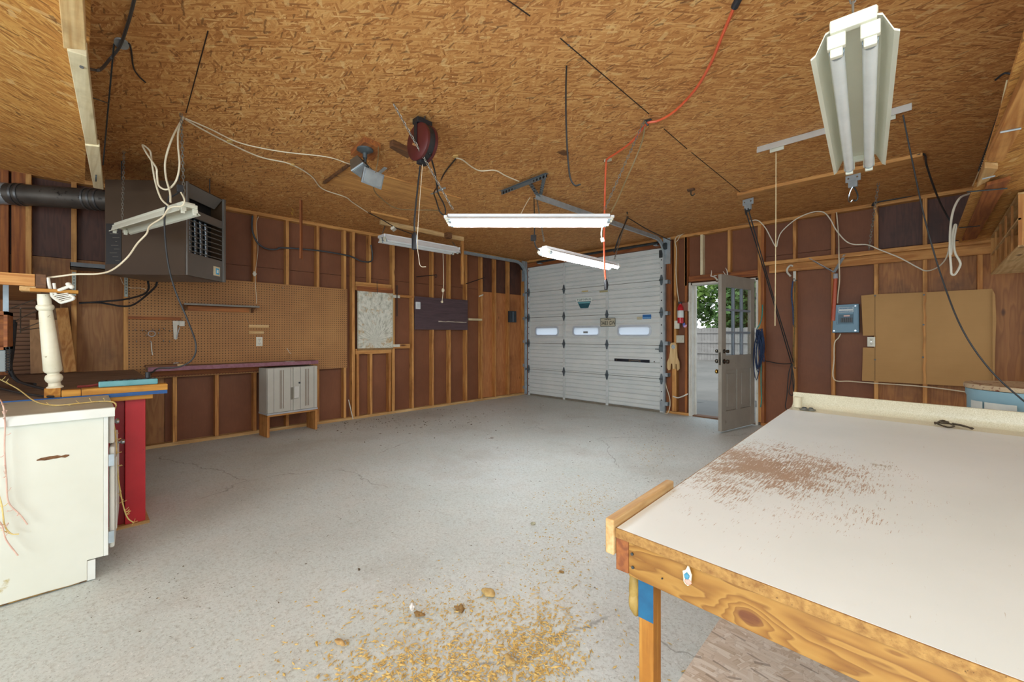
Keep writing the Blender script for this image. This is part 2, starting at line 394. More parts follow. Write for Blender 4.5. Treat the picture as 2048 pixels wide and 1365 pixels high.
# ---- entry frame
WHT = plain('weathered_white_paint', 'd9d6cc', 'c6c1b4', .5, 0, 6, 0, '9b8d78', .66)
tr = tag(thing('trim_1', ((EX0+EX1)/2, YF+.05, 0)), kind='structure')
for x0, x1 in ((EX0, EX0+.03), (EX1-.03, EX1)):
    MB().box((x0, YF-.02, 0), (x1, YS+.05, 2.05)).build('door_jamb', WHT, tr, bevel=.002)
MB().box((EX0, YF-.02, 2.02), (EX1, YS+.05, 2.05)).build('head_jamb', WHT, tr)
MB().box((EX0-.02, YF-.012, 0), (EX0+.012, YF-.028, 2.06)).build('casing', WHT, tr, bevel=.003)
MB().box((EX0+.012, YS-.01, 0), (EX0+.05, YS+.03, 2.03)).build('door_stop', WHT, tr)
MB().box((EX0+.02, YF, 0), (EX1-.02, YS+.06, .018)).build('sill', wood('dark', 'x'), tr)
# ================================================================ garage door
GALV = plain('galvanized_steel', '9aa5ab', 'b4bec3', .38, .45, 14)
DARKST = plain('dark_steel', '3c4042', '52585a', .45, .7, 14)
BLACK = plain('black_plastic', '17181a', '22242a', .45)
CORDBLK = plain('black_rubber_cord', '1b1b1c', '2b2a2a', .55)
CORDWHT = plain('cream_cord', 'cfc0a2', 'dccfb4', .5)
IVORY = plain('ivory_plastic', 'dcd8c8', 'cfc9b4', .4)
CHROME = plain('chrome', 'b9bdc0', '9aa0a4', .2, 1)
DOORM = plain('painted_steel_panel', 'cdd2d0', 'dadcd8', .42, 0, 3, 0, 'a49a7e', .70)
GY = 6.58
gd = thing('door_1', ((DX0+DX1)/2, GY, 0), kind='structure')
def zB(px, py, y=GY): return ony(px, py, y).z
zj = [0.0]+[zB(1214, q) for q in (742.6, 686, 629, 571)]+[DZ]
zj = [0, .545, 1.085, 1.615, 2.14, DZ]
sx = [DX0+.02, ony(1128.5, 690, GY).x, ony(1214.5, 690, GY).x, DX1-.02]
wins = [[ony(a, q, GY) for q in (b, c)] for a, b, c in ((1072, 653, 669), (1116, 653, 669), (1147, 652, 669), (1198, 652, 669), (1237, 649, 668), (1300, 649, 668))]
wz0, wz1 = 1.255, 1.405
wx = [(wins[0][0].x, wins[1][0].x), (wins[2][0].x, wins[3][0].x), (wins[4][0].x, wins[5][0].x)]
def ribbed(mb, x0, x1, z0, z1, y, pat):
    """corrugated skin: profile along z, extruded along x, with thickness"""
    pr = []; n = len(pat)
    for i, d in enumerate(pat): pr.append((z0+(z1-z0)*i/(n-1), y+d))
    front = [V((x0, q, z)) for z, q in pr]; back = [V((x0, y+.03, z)) for z, q in reversed(pr)]
    mb.prism(front+back, (x1-x0, 0, 0))
def grooves(z0, z1, gr):
    p = [(0, z0)]
    for f, w, dp in gr:
        c = z0+(z1-z0)*f
        p += [(-.003, c-w*1.6), (dp, c-w*.55), (dp, c+w*.45), (0, c+w*.75)]
    return p+[(0, z1)]
def ribbed2(mb, x0, x1, z0, z1, y, gr):
    pr = grooves(z0, z1, gr); front = [V((x0, y+d, z)) for d, z in pr]
    mb.prism(front+[V((x0, y+.034, z1)), V((x0, y+.034, z0))], (x1-x0, 0, 0))
def pat(deep):
    p = []
    for k in range(7):
        d = .020 if k in deep else .010
        p += [0, -.004, .002, d, d]
    return p[:-2]
for i in range(5):
    m = MB(); z0, z1 = zj[i]+.004, zj[i+1]-.004
    if i == 2:
        w0, w1 = wz0-.005, wz1+.005
        ribbed(m, DX0+.02, DX1-.02, z0, w0, GY, [0, 0, .012, 0, 0, 0, .02, 0, 0])
        ribbed(m, DX0+.02, DX1-.02, w1, z1, GY, [0, 0, .016, 0, 0, .02, 0, 0])
        xs = [DX0+.02]+[v for a, b in wx for v in (a-.005, b+.005)]+[DX1-.02]
        for k in range(0, 8, 2): ribbed(m, xs[k], xs[k+1], w0, w1, GY, [0, 0, .005, 0, 0])
    else:
        gr = [(.10, .008, .016), (.25, .012, .026), (.38, .007, .014), (.55, .012, .026), (.68, .007, .014), (.84, .013, .028)]
        if i < 2: gr = [(.07, .009, .02), (.2, .008, .016), (.33, .008, .016), (.5, .012, .024), (.64, .008, .016), (.78, .008, .016), (.92, .010, .022)]
        ribbed2(m, DX0+.02, DX1-.02, z0, z1, GY, gr)
    m.build('door_section', DOORM, gd)
def rrect(x0, x1, z0, z1, r, n=5):
    out = []
    for cx, cz, a in ((x1-r, z1-r, 0), (x0+r, z1-r, 90), (x0+r, z0+r, 180), (x1-r, z0+r, 270)):
        for k in range(n+1):
            q = math.radians(a+90*k/n); out.append((cx+r*math.cos(q), cz+r*math.sin(q)))
    return out
PANE = NT('white_translucent_pane')
tl = PANE.n('BsdfTranslucent', {'Color': (.95, .97, 1, 1)}); tp = PANE.n('BsdfTransparent', {'Color': (.95, .97, 1, 1)})
PANE.link(PANE.n('MixShader', {0: .2, 1: tl.outputs[0], 2: tp.outputs[0]}).outputs[0], PANE.out.inputs[0]); PANE = PANE.m
for a, b in wx:
    o = rrect(a-.022, b+.022, wz0-.022, wz1+.022, .06); q = rrect(a+.006, b-.006, wz0+.006, wz1-.006, .045)
    m = MB(); n = len(o)
    vs = [(x, GY-.008, z) for x, z in o]+[(x, GY-.014, z) for x, z in q]+[(x, GY+.036, z) for x, z in o]+[(x, GY+.036, z) for x, z in q]
    m.add(vs, [f for i in range(n) for j in ((i+1) % n,) for f in ((i, j, n+j, n+i), (2*n+i, 3*n+i, 3*n+j, 2*n+j), (i, 2*n+i, 2*n+j, j), (n+i, n+j, 3*n+j, 3*n+i))])
    fr = m.build('window_frame', plain('window_bezel', 'b9c0c8', 'c8ced4', .4), gd)
    m = MB(); m.prism([(x, GY+.006, z) for x, z in q], (0, .004, 0)); m.build('pane', PANE, fr)
for i in range(1, 5): MB().box((DX0+.02, GY+.035, zj[i]-.03), (DX1-.02, GY+.045, zj[i]+.03)).build('joint_light_block', plain('seal', '6d675a', '82796a', .7), gd)  # added strips behind the section joints, blocking light through the gaps
STILE = plain('stile_paint', 'd2d6d4', 'bfc4c2', .4, 0, 5)
for k, x in enumerate(sx):
    wd = .026 if k in (1, 2) else .03
    for i in range(5):
        st = MB().box((x-wd, GY-.012, zj[i]+.006), (x+wd, GY, zj[i+1]-.006)).build('stile', STILE, gd, bevel=.002)
        if k in (0, 3):
            m = MB()
            for q in range(4):
                z = zj[i]+(zj[i+1]-zj[i])*(q+.5)/4; m.cyl((x, GY-.0135, z), (x, GY-.012, z), .011, 8)
            m.build('bolt_hole', BLACK, st)
for x in sx:
    for i in range(1, 5):
        z = zj[i]; m = MB()
        m.prism([(x-.012, GY-.016, z-.085), (x+.012, GY-.016, z-.085), (x+.034, GY-.016, z), (x+.012, GY-.016, z+.085), (x-.012, GY-.016, z+.085), (x-.034, GY-.016, z)], (0, .005, 0))
        m.cyl((x-.035, GY-.02, z), (x+.035, GY-.02, z), .011, 8)
        if x in (sx[0], sx[3]):
            s = 1 if x == sx[3] else -1
            m.cyl((x, GY-.035, z), (x+s*.07, GY-.035, z), .006, 8); m.cyl((x+s*.05, GY-.035, z), (x+s*.075, GY-.035, z), .022, 12)
        m.build('hinge', plain('hinge_steel', '5f6c74', '7d8a90', .4, .6), gd)
MB().box((DX0+.01, GY-.006, 0.0), (DX1-.01, GY+.03, .035)).build('bottom_seal', plain('seal', '6d675a', '82796a', .7), gd)
la = ony(1229, 733, GY-.012); lb = ony(1299, 737, GY-.012); zl = .82
lk = MB().box((la.x, GY-.02, zl-.024), (lb.x, GY-.002, zl+.024)).build('lock_plate', plain('dark_blue_steel', '22262e', '30343c', .4, .5), gd, bevel=.003)
m = MB(); m.cyl((la.x+.3, GY-.035, zl), (la.x+.5, GY-.035, zl), .009, 8)
for q in (.31, .49): m.box((la.x+q-.02, GY-.04, zl-.018), (la.x+q+.02, GY-.02, zl+.018))
for q in (.04, .66): m.cyl((la.x+q*1.12, GY-.022, zl), (la.x+q*1.12, GY-.02, zl), .011, 8)
m.build('sliding_bolt', CHROME, lk)
MB().box((sx[3]-.03, GY-.045, .98), (sx[3]+.05, GY-.012, 1.07)).box((sx[3]-.10, GY-.035, 1.018), (sx[3]-.03, GY-.02, 1.032)).build('latch', plain('latch_steel', '57666c', '707c80', .45, .6), gd, bevel=.003)
MB().box((sx[3]-.03, GY-.04, DZ-.16), (sx[3]+.02, GY-.012, DZ-.04)).build('top_roller_bracket', DARKST, gd, bevel=.003)
MB().box((sx[3]-.02, GY-.03, .03), (sx[3]+.05, GY-.012, .2)).build('bottom_bracket', GALV, gd, bevel=.003)
# stickers on the door
tx = ony(1168, 605, GY-.008); U = X; W = Z
stk = thing('door_sticker', tx-V((0, 0, .13)), 'teal and white TOP HAUL sticker on the garage door', 'sticker')
m = MB(); m.prism([(tx.x+x, GY-.004, tx.z+z) for x, z in ((-.17, .02), (-.19, .05), (-.16, .085), (.16, .085), (.19, .05), (.17, .02))], (0, -.002, 0)); m.build('name_panel', plain('sticker_white', 'dfe8e2', None, .5), stk)
m = MB(); m.prism([(tx.x+x, GY-.004, tx.z+z) for x, z in ((-.15, .015), (.15, .015), (.09, -.11), (-.08, -.11))], (0, -.002, 0)); m.build('badge_panel', plain('sticker_teal', '1f4a56', '2f6a76', .5, 0, 30, 0, 'b4684e', .72), stk)
m = MB(); m.prism([(tx.x+x, GY-.006, tx.z+z) for x, z in ((-.135, .005), (.135, .005), (.125, -.02), (-.12, -.02))], (0, -.001, 0)); m.build('badge_stripe', plain('sticker_light', '6fb0b8', None, .5), stk)
text_mesh('TOP HAUL', .052, plain('sticker_ink', '16302f', None, .5), 'lettering', stk, (tx.x, GY-.007, tx.z+.05), X, Z, sx=1.3)
p = ony(1215, 645, GY-.03)
lp = thing('license_plate', p-V((0, 0, .075)), 'cream license plate 3483 GW hung on the garage door stile', 'license plate')
PW, PH = .155, .078
MB().prism([(p.x+x, GY-.021, p.z+z) for x, z in rrect(-PW, PW, -PH, PH, .015)], (0, -.002, 0)).build('plate', plain('plate_cream', 'b9b49c', 'c9c4ae', .5, .2, 20, 0, '7e7457', .68), lp)
m = MB(); q = rrect(-PW, PW, -PH, PH, .015); r = rrect(-PW+.01, PW-.01, -PH+.01, PH-.01, .01); n = len(q)
m.add([(p.x+x, GY-.024, p.z+z) for x, z in q+r], [(i, (i+1) % n, n+(i+1) % n, n+i) for i in range(n)]); m.build('plate_rim', plain('plate_rim_paint', '4a5450', '68706a', .5), lp)
INK = plain('plate_ink', '22231f', '2f302a', .5)
text_mesh('3483 GW', .098, INK, 'lettering', lp, (p.x+.01, GY-.0245, p.z-.018), X, Z, sx=.74)
m = MB()
for k in range(6): m.box((p.x-.06+k*.022, GY-.0242, p.z+.042), (p.x-.046+k*.022, GY-.0248, p.z+.056))
m.build('small_print', INK, lp)
m = MB(); m.cyl((p.x+.004, GY-.026, p.z+.07), (p.x+.004, GY-.012, p.z+.07), .01, 8); m.build('plate_screw', CHROME, lp)
p = ony(1294, 634, GY); bs = thing('blue_sticker', p-V((0, 0, .035)), 'small blue two-line sticker high on the garage door', 'sticker')
MB().box((p.x-.075, GY-.006, p.z-.036), (p.x+.075, GY-.003, p.z+.036)).build('label', plain('sticker_blue', '1d5a96', '2a6ba8', .5), bs)
MB().box((p.x-.068, GY-.0068, p.z-.028), (p.x+.068, GY-.0062, p.z-.006)).build('pale_band', plain('sticker_pale', '4f8cc0', '6fa4d0', .5, 0, 90), bs)
p = ony(1279, 637, GY); solo('yellowed_sticker', MB().box((p.x-.045, GY-.005, p.z-.022), (p.x+.045, GY-.003, p.z+.022)), plain('sticker_yellowed', 'b0a88a', 'c0b89c', .6, 0, 40), 'small yellowed sticker beside the blue sticker on the garage door', 'sticker')
p = ony(1207, 583, GY-.02); bk = solo('strip_sticker', MB().box((p.x-.085, GY-.017, p.z-.018), (p.x+.085, GY-.014, p.z+.014)), plain('strip_yellow', 'a89f72', 'bdb58a', .6, 0, 60, 0, '4a4632', .55), 'narrow dark yellow strip sticker across the door stile', 'sticker')
p = ony(1170, 583, GY); solo('sticker_residue', MB().box((p.x-.07, GY-.0045, p.z-.012), (p.x+.07, GY-.003, p.z+.012)), plain('residue', 'b9a76a', 'cbbd8c', .7, 0, 40), 'tan sticker residue above the TOP HAUL sticker', 'sticker')
p = ony(1171, 665, GY); pw = solo('window_sticker', MB().box((p.x-.05, GY+.001, p.z-.018), (p.x+.05, GY+.003, p.z+.018)), plain('pane_sticker', '7c7d7a', '8d8e8a', .6, 0, 40), 'small grey sticker low on the middle garage door window', 'sticker')
# ---- tracks
def track(name, x, label, s):
    th = thing(name, (x, 5, 0), label, 'door track')
    pts = [V((x, GY-.04, .02)), V((x, GY-.04, 2.46))]
    for k in range(1, 9):
        a = math.radians(90*k/9); pts.append(V((x, GY-.04-.30*(1-math.cos(a)), 2.46+.30*math.sin(a))))
    pts += [V((x, GY-.34, 2.76)), V((x, 3.42, 2.745))]
    prof = [(-.004, -.028), (.024, -.028), (.024, .028), (-.004, .028), (-.004, .024), (.02, .024), (.02, -.024), (-.004, -.024)]
    m = MB(); n = len(prof); vs = []; fs = []
    for i, p in enumerate(pts):
        d = (pts[min(i+1, len(pts)-1)]-pts[max(i-1, 0)]).normalized(); nn = d.cross(X).normalized()
        vs += [p+X*(s*a)+nn*b for a, b in prof]
    for i in range(len(pts)-1): fs += [(i*n+k, i*n+(k+1) % n, (i+1)*n+(k+1) % n, (i+1)*n+k) for k in range(n)]
    fs += [tuple(range(n)), tuple((len(pts)-1)*n+k for k in range(n))]
    m.add(vs, fs); m.build('rail', GALV, th)
    for z in (.16, .62, 1.12, 1.6, 2.1):
        MB().box((x+s*.02, GY-.06, z-.03), (x+s*.075, GY-.052, z+.03)).box((x+s*.07, GY-.06, z-.03), (x+s*.075, GY+.03, z+.03)).cyl((x+s*.045, GY-.066, z), (x+s*.045, GY-.05, z), .01, 8).build('track_bracket', GALV, th)
    MB().prism([(x+s*.028, GY-.05, 2.40), (x+s*.028, GY+.03, 2.40), (x+s*.028, GY+.03, CEIL-.02), (x+s*.028, GY-.14, CEIL-.02), (x+s*.028, GY-.12, 2.68)], (s*.004, 0, 0)).build('corner_plate', GALV, th)
    MB().box((x+s*.02, GY-.055, 2.38), (x+s*.11, GY-.05, CEIL-.03)).build('flag_bracket', GALV, th)
    m = MB(); m.cyl((x+s*.03, GY-.09, 2.66), (x+s*.06, GY-.09, 2.66), .055, 18); m.build('cable_drum', DARKST, th)
    return th
TXR, TXL = DX1+.035, DX0-.035
tR = track('door_track', TXR, 'galvanized garage door track curving up beside the entry door side', 1)
tL = track('door_track', TXL, 'galvanized garage door track running along the stud wall with no windows', -1)
tL['label'] = 'galvanized garage door track curving up in the corner by the black wall box'
tR['label'] = 'galvanized garage door track hung from the punched angle on the ceiling'
# torsion rod in front of the header
tr_ = thing('torsion_rod', ((DX0+DX1)/2, GY-.07, 2.71), 'dark steel spring tube above the garage door', 'spring tube')
MB().cyl((DX0+.3, GY-.07, 2.735), (DX1-.05, GY-.07, 2.735), .022, 12).build('tube', DARKST, tr_, smooth=True)
for x_ in (DX0+.34, (DX0+DX1)/2, DX1-.1): MB().box((x_-.03, GY-.07, 2.70), (x_+.03, YF-.011, 2.712)).build('bracket', GALV, tr_)
# punched angle holding the right track
PUNCH = NT('punched_angle'); co = PUNCH.co(); vv = PUNCH.map(co, (22, 22, 22)); fr = PUNCH.n('VectorMath', {0: vv}, operation='FRACTION').outputs[0]
ds = PUNCH.n('VectorMath', {0: fr, 1: (.5, .5, .5)}, operation='DISTANCE').outputs['Value']
PUNCH.base(PUNCH.mix(PUNCH.ramp(ds, [(.3, 1.0), (.36, 0.0)]), '7a848a', '2e3032')).rough(.4).metal(.7); PUNCH = PUNCH.m
a, b = onz(1003, 383, CEIL-.03), onz(1094, 347, CEIL-.03); c = pd(1061, 358, 4.42); e = V((TXR, 3.5, 2.745))
th = thing('track_hanger', e, 'punched steel angle hanger under the ceiling carrying the track end', 'bracket')
MB().beam(a, b, .042, .005).beam(a+V((0, 0, -.018)), b+V((0, 0, -.018)), .005, .04).build('ceiling_angle', PUNCH, th)
mid = a.lerp(b, .62); MB().beam(mid, e, .04, .006).build('drop_strut', PUNCH, th); MB().beam(a.lerp(b, .96), e+V((0, .02, .03)), .035, .006).build('diagonal_strut', PUNCH, th)
# ================================================================ entry door leaf
dl = thing('door_2', (EX1-.03, 6.6, 0), kind='structure')
H0, H1 = V((EX1-.035, 6.585, 0)), V((-1.888, 5.725, 0))
dx = (H1-H0).normalized(); dn = V((-dx.y, dx.x, 0)).normalized()
if dn.x < 0: dn = -dn
Wd = (H1-H0).length; LEAF = plain('door_paint_grey', '8d867a', '9a9387', .5, 0, 4, 0, '6a6254', .66)
def dpt(u, z, o=0): return H0+dx*(u*Wd)+dn*o+Z*z
def dbox(m, u0, u1, z0, z1, o0, o1): m.obox(dpt((u0+u1)/2, (z0+z1)/2, (o0+o1)/2), (dx, dn, Z), ((u1-u0)*Wd, o1-o0, z1-z0)); return m
rz = [.02, .27, .80, .99, 1.875, 2.03]
dbox(MB(), 0, .125, .02, 2.03, -.045, 0).build('hinge_stile', LEAF, dl, bevel=.003)
dbox(MB(), .875, 1, .02, 2.03, -.045, 0).build('lock_stile', LEAF, dl, bevel=.003)
for z0, z1 in ((rz[0], rz[1]), (rz[2], rz[3]), (rz[4], rz[5])): dbox(MB(), .125, .875, z0, z1, -.044, -.001).build('rail', LEAF, dl)
dbox(MB(), .45, .55, rz[1], rz[2], -.044, -.001).build('mullion', LEAF, dl)
for u0, u1 in ((.125, .45), (.55, .875)):
    m = dbox(MB(), u0, u1, rz[1], rz[2], -.03, -.014); 
    dbox(m, u0+.05, u1-.05, rz[1]+.05, rz[2]-.05, -.038, -.008); m.build('raised_panel', LEAF, dl, bevel=.004)
GLS = NT('clear_glass'); g1 = GLS.n('BsdfGlossy', {'Roughness': .02}); g2 = GLS.n('BsdfTransparent', {'Color': (.95, .97, .97, 1)})
GLS.link(GLS.n('MixShader', {0: .07, 1: g2.outputs[0], 2: g1.outputs[0]}).outputs[0], GLS.out.inputs[0]); GLS = GLS.m
us = [.125, .375, .625, .875]; zs = [rz[3], rz[3]+.295, rz[3]+.59, rz[4]]
for k in (1, 2):
    dbox(MB(), us[k]-.018, us[k]+.018, zs[0], zs[3], -.04, -.004).build('glazing_bar', plain('bar_paint', '78828c', '858f99', .45, 0, 5), dl, bevel=.004)
    dbox(MB(), .125, .875, zs[k]-.014, zs[k]+.014, -.039, -.005).build('glazing_bar', plain('bar_paint', '78828c', '858f99', .45, 0, 5), dl, bevel=.004)
for i in range(3):
    for k in range(3): dbox(MB(), us[i]+.003, us[i+1]-.003, zs[k]+.002, zs[k+1]-.002, -.025, -.021).build('pane', GLS, dl)
for z, r in ((1.045, .024), (.915, .028)):
    p = dpt(.935, z); m = MB(); m.lathe(p, dn, [(0, r*1.15), (.006, r*1.15), (.008, .011), (.03, .011), (.034, r*.8), (.045, r), (.06, r*.9), (.066, .004)], 16)
    m.lathe(p-dn*.045, -dn, [(0, r*1.15), (.006, r*1.15), (.008, .011), (.03, .011), (.034, r*.8), (.045, r), (.06, r*.9), (.066, .004)], 16); m.build('knob', plain('aged_chrome', '5b5750', '7b776e', .25, .9), dl, smooth=True)
p = dpt(.93, .78, -.045); m = MB(); m.lathe(p, -dn, [(0, .03), (.006, .03), (.008, .012), (.03, .012), (.036, .024), (.05, .03), (.062, .026), (.07, .004)], 16); m.build('brass_knob', plain('brass', '8a6a30', 'a5823c', .25, 1), dl, smooth=True)
MB().obox(dpt(1.001, .95, -.022), (dx, dn, Z), (.003, .026, .16)).build('latch_plate', plain('latch_metal', '6c6a64', '8a877e', .3, .9), dl)
for z in (.25, 1.0, 1.75): MB().cyl(H0+V((.012, .012, z)), H0+V((.012, .012, z+.09)), .008, 8).build('hinge', CHROME, dl)
# ================================================================ outside
GRND = plain('driveway_concrete', '6f6b64', '827d75', .8, 0, .8, 0, '5c574f', .6)
tag(MB().box((-45, 6.78, -.14), (14, 60, -.02)).build('ground', GRND), kind='structure')
FEN = plain('weathered_fence', '8f8b87', 'a5a19c', .85, 0, 3, 0, '8a847c', .6); fa, fb = V((-26, 13.5, 0)), V((6, 24, 0))
fy = 22.6
fn = thing('board_fence', (-9, fy, -.02), 'long weathered board fence across the end of the driveway', 'fence')
rg = random.Random(3)
m = MB(); x = -30.0
while x < 2:
    m.box((x, fy-.012, -.02), (x+.135, fy+.012, 1.62+rg.uniform(-.02, .02))); x += .142
m.build('boards', FEN, fn)
for z in (.35, .9, 1.4): MB().box((-30, fy-.06, z-.04), (2, fy-.013, z+.04)).build('rail', FEN, fn)
for q in range(13): MB().box((-30+q*2.5-.05, fy-.11, -.02), (-30+q*2.5+.05, fy-.06, 1.6)).build('post', FEN, fn)
def leafmat(n, a, b):
    t = NT(n); t.base(t.mix(t.ramp(t.noise(t.co(), 1.6, 3), [(.35, 0.0), (.65, 1.0)]), a, b)).rough(.6); return t.m
LF = [leafmat('leaf_bright', '6f8f3e', '8fae58'), leafmat('leaf_deep', '3f5f2a', '5f7f3e'), leafmat('leaf_dusty', '5e7d50', '86a070')]
def tree(x, y, h, r, mt, sd, label):
    rg = random.Random(sd); th = thing('tree', (x, y, -.02), label, 'tree', 'trees beyond the fence')
    m = MB(); m.tube([(x, y, 0), (x+.1, y, h*.3), (x-.1, y+.1, h*.6), (x, y, h*.85)], lambda u: .2*(1-.8*u), 8); m.build('trunk', wood('dark', 'z'), th)
    m = MB(); cl = [(V((x, y, h*.62))+V((rg.gauss(0, r*.45), rg.gauss(0, r*.45), rg.gauss(0, h*.2)))) for _ in range(26)]
    for c in cl:
        for _ in range(150):
            d = V((rg.gauss(0, 1), rg.gauss(0, 1), rg.gauss(0, 1))).normalized(); p = c+d*r*.38*rg.uniform(.6, 1.05)
            a = V((rg.gauss(0, 1), rg.gauss(0, 1), rg.gauss(0, .6))).normalized()*rg.uniform(.1, .2); b = a.cross(d).normalized()*rg.uniform(.06, .12)
            m.add([p-a, p+b, p+a, p-b], [(0, 1, 2, 3)])
    m.build('leaves', LF[mt], th)
tree(-11.2, 26.5, 6.6, 2.7, 0, 1, 'bright green leafy tree seen through the open entry doorway'); tree(-7.2, 26.0, 5.2, 1.9, 1, 2, 'deep green bushy tree seen behind the open door leaf glass')
tree(-16.5, 27, 6.4, 2.4, 1, 3, 'deep green tree behind the garage door beyond the fence'); tree(-9.2, 32, 8.4, 2.3, 2, 4, 'tall dusty green tree standing behind the bright green tree'); tree(-3.4, 28, 7.0, 2.2, 2, 5, 'dusty green tree seen through the door panes at the hinge side')
# ================================================================ workbench against the left wall
def quadz(px4, z): return [onz(a, b, z) for a, b in px4]
BX, BYR, BZ = -3.66, .41, .882
wbn = thing('workbench', (-4.9, -.5, 0), 'deep plywood workbench with blue front edge and red end pedestal', 'workbench')
MB().box((-6.08, -2.4, BZ-.02), (BX-.012, BYR, BZ)).build('benchtop', wood('top', 'y'), wbn)
BLUE = plain('blue_edge_paint', '1d4f8c', '2a5f9c', .55, 0, 22, 0, '8a6a44', .68)
MB().box((BX-.012, -2.4, BZ-.022), (BX, BYR+.004, BZ+.001)).build('edge_band', BLUE, wbn)
MB().box((BX-.05, -2.4, BZ-.05), (BX-.012, BYR-.07, BZ-.022)).build('apron', wood('bench', 'y'), wbn)
RED = plain('red_paint', 'cb2630', 'b8202a', .4, 0, 5, 0, '6a1518', .7)
xr = -3.72
yr = [onx(q, 1040, xr).y for q in (215, 250, 291)]
pd0 = MB().box((xr-.55, yr[1], .02), (xr, yr[2], BZ-.03)).build('pedestal', RED, wbn, bevel=.003)
MB().box((xr-.55, yr[0], .02), (xr-.03, yr[1]-.002, BZ-.03)).build('pedestal_panel', plain('red_paint_deep', 'a81f27', '961a22', .45, 0, 5), pd0)
MB().box((xr-.55, yr[0], 0), (xr+.012, yr[2]+.02, .019)).build('base_runner', wood('pale', 'y'), pd0)
for x, y in ((-5.95, .3), (-5.95, -2.2), (-3.8, -2.2)): MB().box((x-.045, y-.045, 0), (x+.045, y+.045, BZ-.021)).build('leg', STUDS, wbn)
bC = solo('edge_board', MB().box((BX-.09, onx(163, 790, BX).y, BZ+.001), (BX+.004, BYR+.006, BZ+.041)), wood('bench', 'y'), 'long orange pine board laid along the blue workbench edge', 'board', bevel=.003)
bB = solo('edge_board', MB().box((BX-.075, onx(123, 790, BX).y, BZ+.001), (BX-.005, onx(162, 790, BX).y, BZ+.04)), wood('bench', 'y'), 'short pine board end between the post block and long edge board', 'board', bevel=.003)
c = pd(108, 783, 2.50)
blk = solo('post_block', MB().box((c.x-.07, onx(88, 780, BX-.02).y, BZ+.001), (BX-.015, onx(121.5, 780, BX-.02).y, BZ+.055)), wood('bench', 'x'), 'squared pine block under the foot of the white turned post', 'block', bevel=.002)
# turned post
CREAM = plain('cream_paint_worn', 'd8cfb2', 'e6dfc8', .5, 0, 11, 0, '8f7c54', .64)
pb = V((BX-.055, onx(110, 780, BX-.05).y, BZ+.056)); pt = pd(87, 588, 2.46)
L = (pt-pb).length; ax = (pt-pb).normalized(); k = 2.48/850/5.247
prof = [(0, 66), (.012, 64), (.022, 50), (.055, 46), (.075, 62), (.105, 70), (.135, 62), (.148, 46), (.16, 46), (.172, 62), (.19, 72), (.4, 66), (.6, 60), (.8, 53), (.825, 50), (.84, 64), (.86, 69), (.88, 64), (.89, 52), (.93, 52), (1.0, 46)]
solo('turned_post', MB().lathe(pb, ax, [(a*L, r*k) for a, r in prof], 24), CREAM, 'leaning cream painted turned post propping the upper shelf corner', 'post', smooth=True)
# upper shelf carried by the post
zS = pt.z+.012
us_ = thing('upper_shelf', (-4.9, -.8, zS), 'rough overhead shelf above the workbench with a dark end rail', 'shelf')
r0 = pd(88, 566, 2.52); r1 = V((XF+.01, -.06, zS+.02))
yE = r0.y
MB().box((XF+.01, -2.4, zS+.075), (-3.62, yE-.03, zS+.093)).build('deck', wood('stud', 'y'), us_)
MB().box((-3.64, -2.4, zS+.025), (-3.60, yE-.028, zS+.092)).build('front_board', wood('stud', 'y'), us_, bevel=.002)
MB().box((XF+.01, yE-.026, zS+.015), (-3.60, yE+.014, zS+.095)).build('end_rail', wood('dark', 'x'), us_, bevel=.002)
a = onx(62, 586, -3.6); b = onx(158, 586, -3.6)
solo('loose_batten', MB().box((-3.60, onx(60, 586, -3.58).y, zS-.008), (-3.56, onx(157, 586, -3.58).y, zS+.011)), wood('bench', 'y'), 'thin pale batten lying across the top of the turned post', 'batten', bevel=.002)
solo('scrap_block', MB().box((-3.72, onx(38, 580, -3.6).y, zS-.004), (-3.605, onx(80, 580, -3.6).y, zS+.024)), wood('pale', 'x'), 'cut pine offcut wedged beneath the overhead shelf front', 'block', bevel=.004)
# white wire ornament
WCO = plain('white_coated_wire', 'e3dfd3', 'd2cdbf', .45)
q = lambda x, y, d=2.44: pd(x, y, d)
wr = thing('hook_rack', q(120, 600), 'white coated metal hook rack hung at the overhead shelf corner', 'hook rack')
MB().tube([q(104, 586), q(120, 580), q(136, 574), q(143, 572)], .009, 8).blob(q(137, 569), (.013, .013, .013), 1, .05).blob(q(143, 574), (.012, .012, .014), 2, .05).build('arm', WCO, wr, smooth=True)
MB().tube([q(96, 556), q(99, 572), q(103, 585), q(106, 594), q(122, 606)], .008, 8).tube([q(108, 567), q(110, 580), q(112, 590)], .007, 8).tube([q(122, 606), q(147, 598), q(140, 590)], .008, 8).build('upright', WCO, wr, smooth=True)
m = MB()
for i in range(4): m.tube([q(106+i*3, 592+i*3.4), q(122+i*3, 589+i*3.2), q(136+i*2, 587+i*3)], .0035, 6)
m.build('rungs', WCO, wr, smooth=True)
# wire rack hanging below the shelf
m = MB(); d = 3.0
for p in (((8, 622), (74, 598)), ((26, 644), (82, 618)), ((38, 661), (88, 642)), ((40, 662), (88, 655)), ((41, 617), (41, 666)), ((41, 617), (82, 616))): m.tube([pd(*p[0], d), pd(*p[1], d+.2)], .0035, 6, 0)
solo('wire_rack', m, plain('dull_wire', '9b9488', '7f786c', .45, .6), 'bent grey wire rack hanging behind the turned post', 'wire rack')
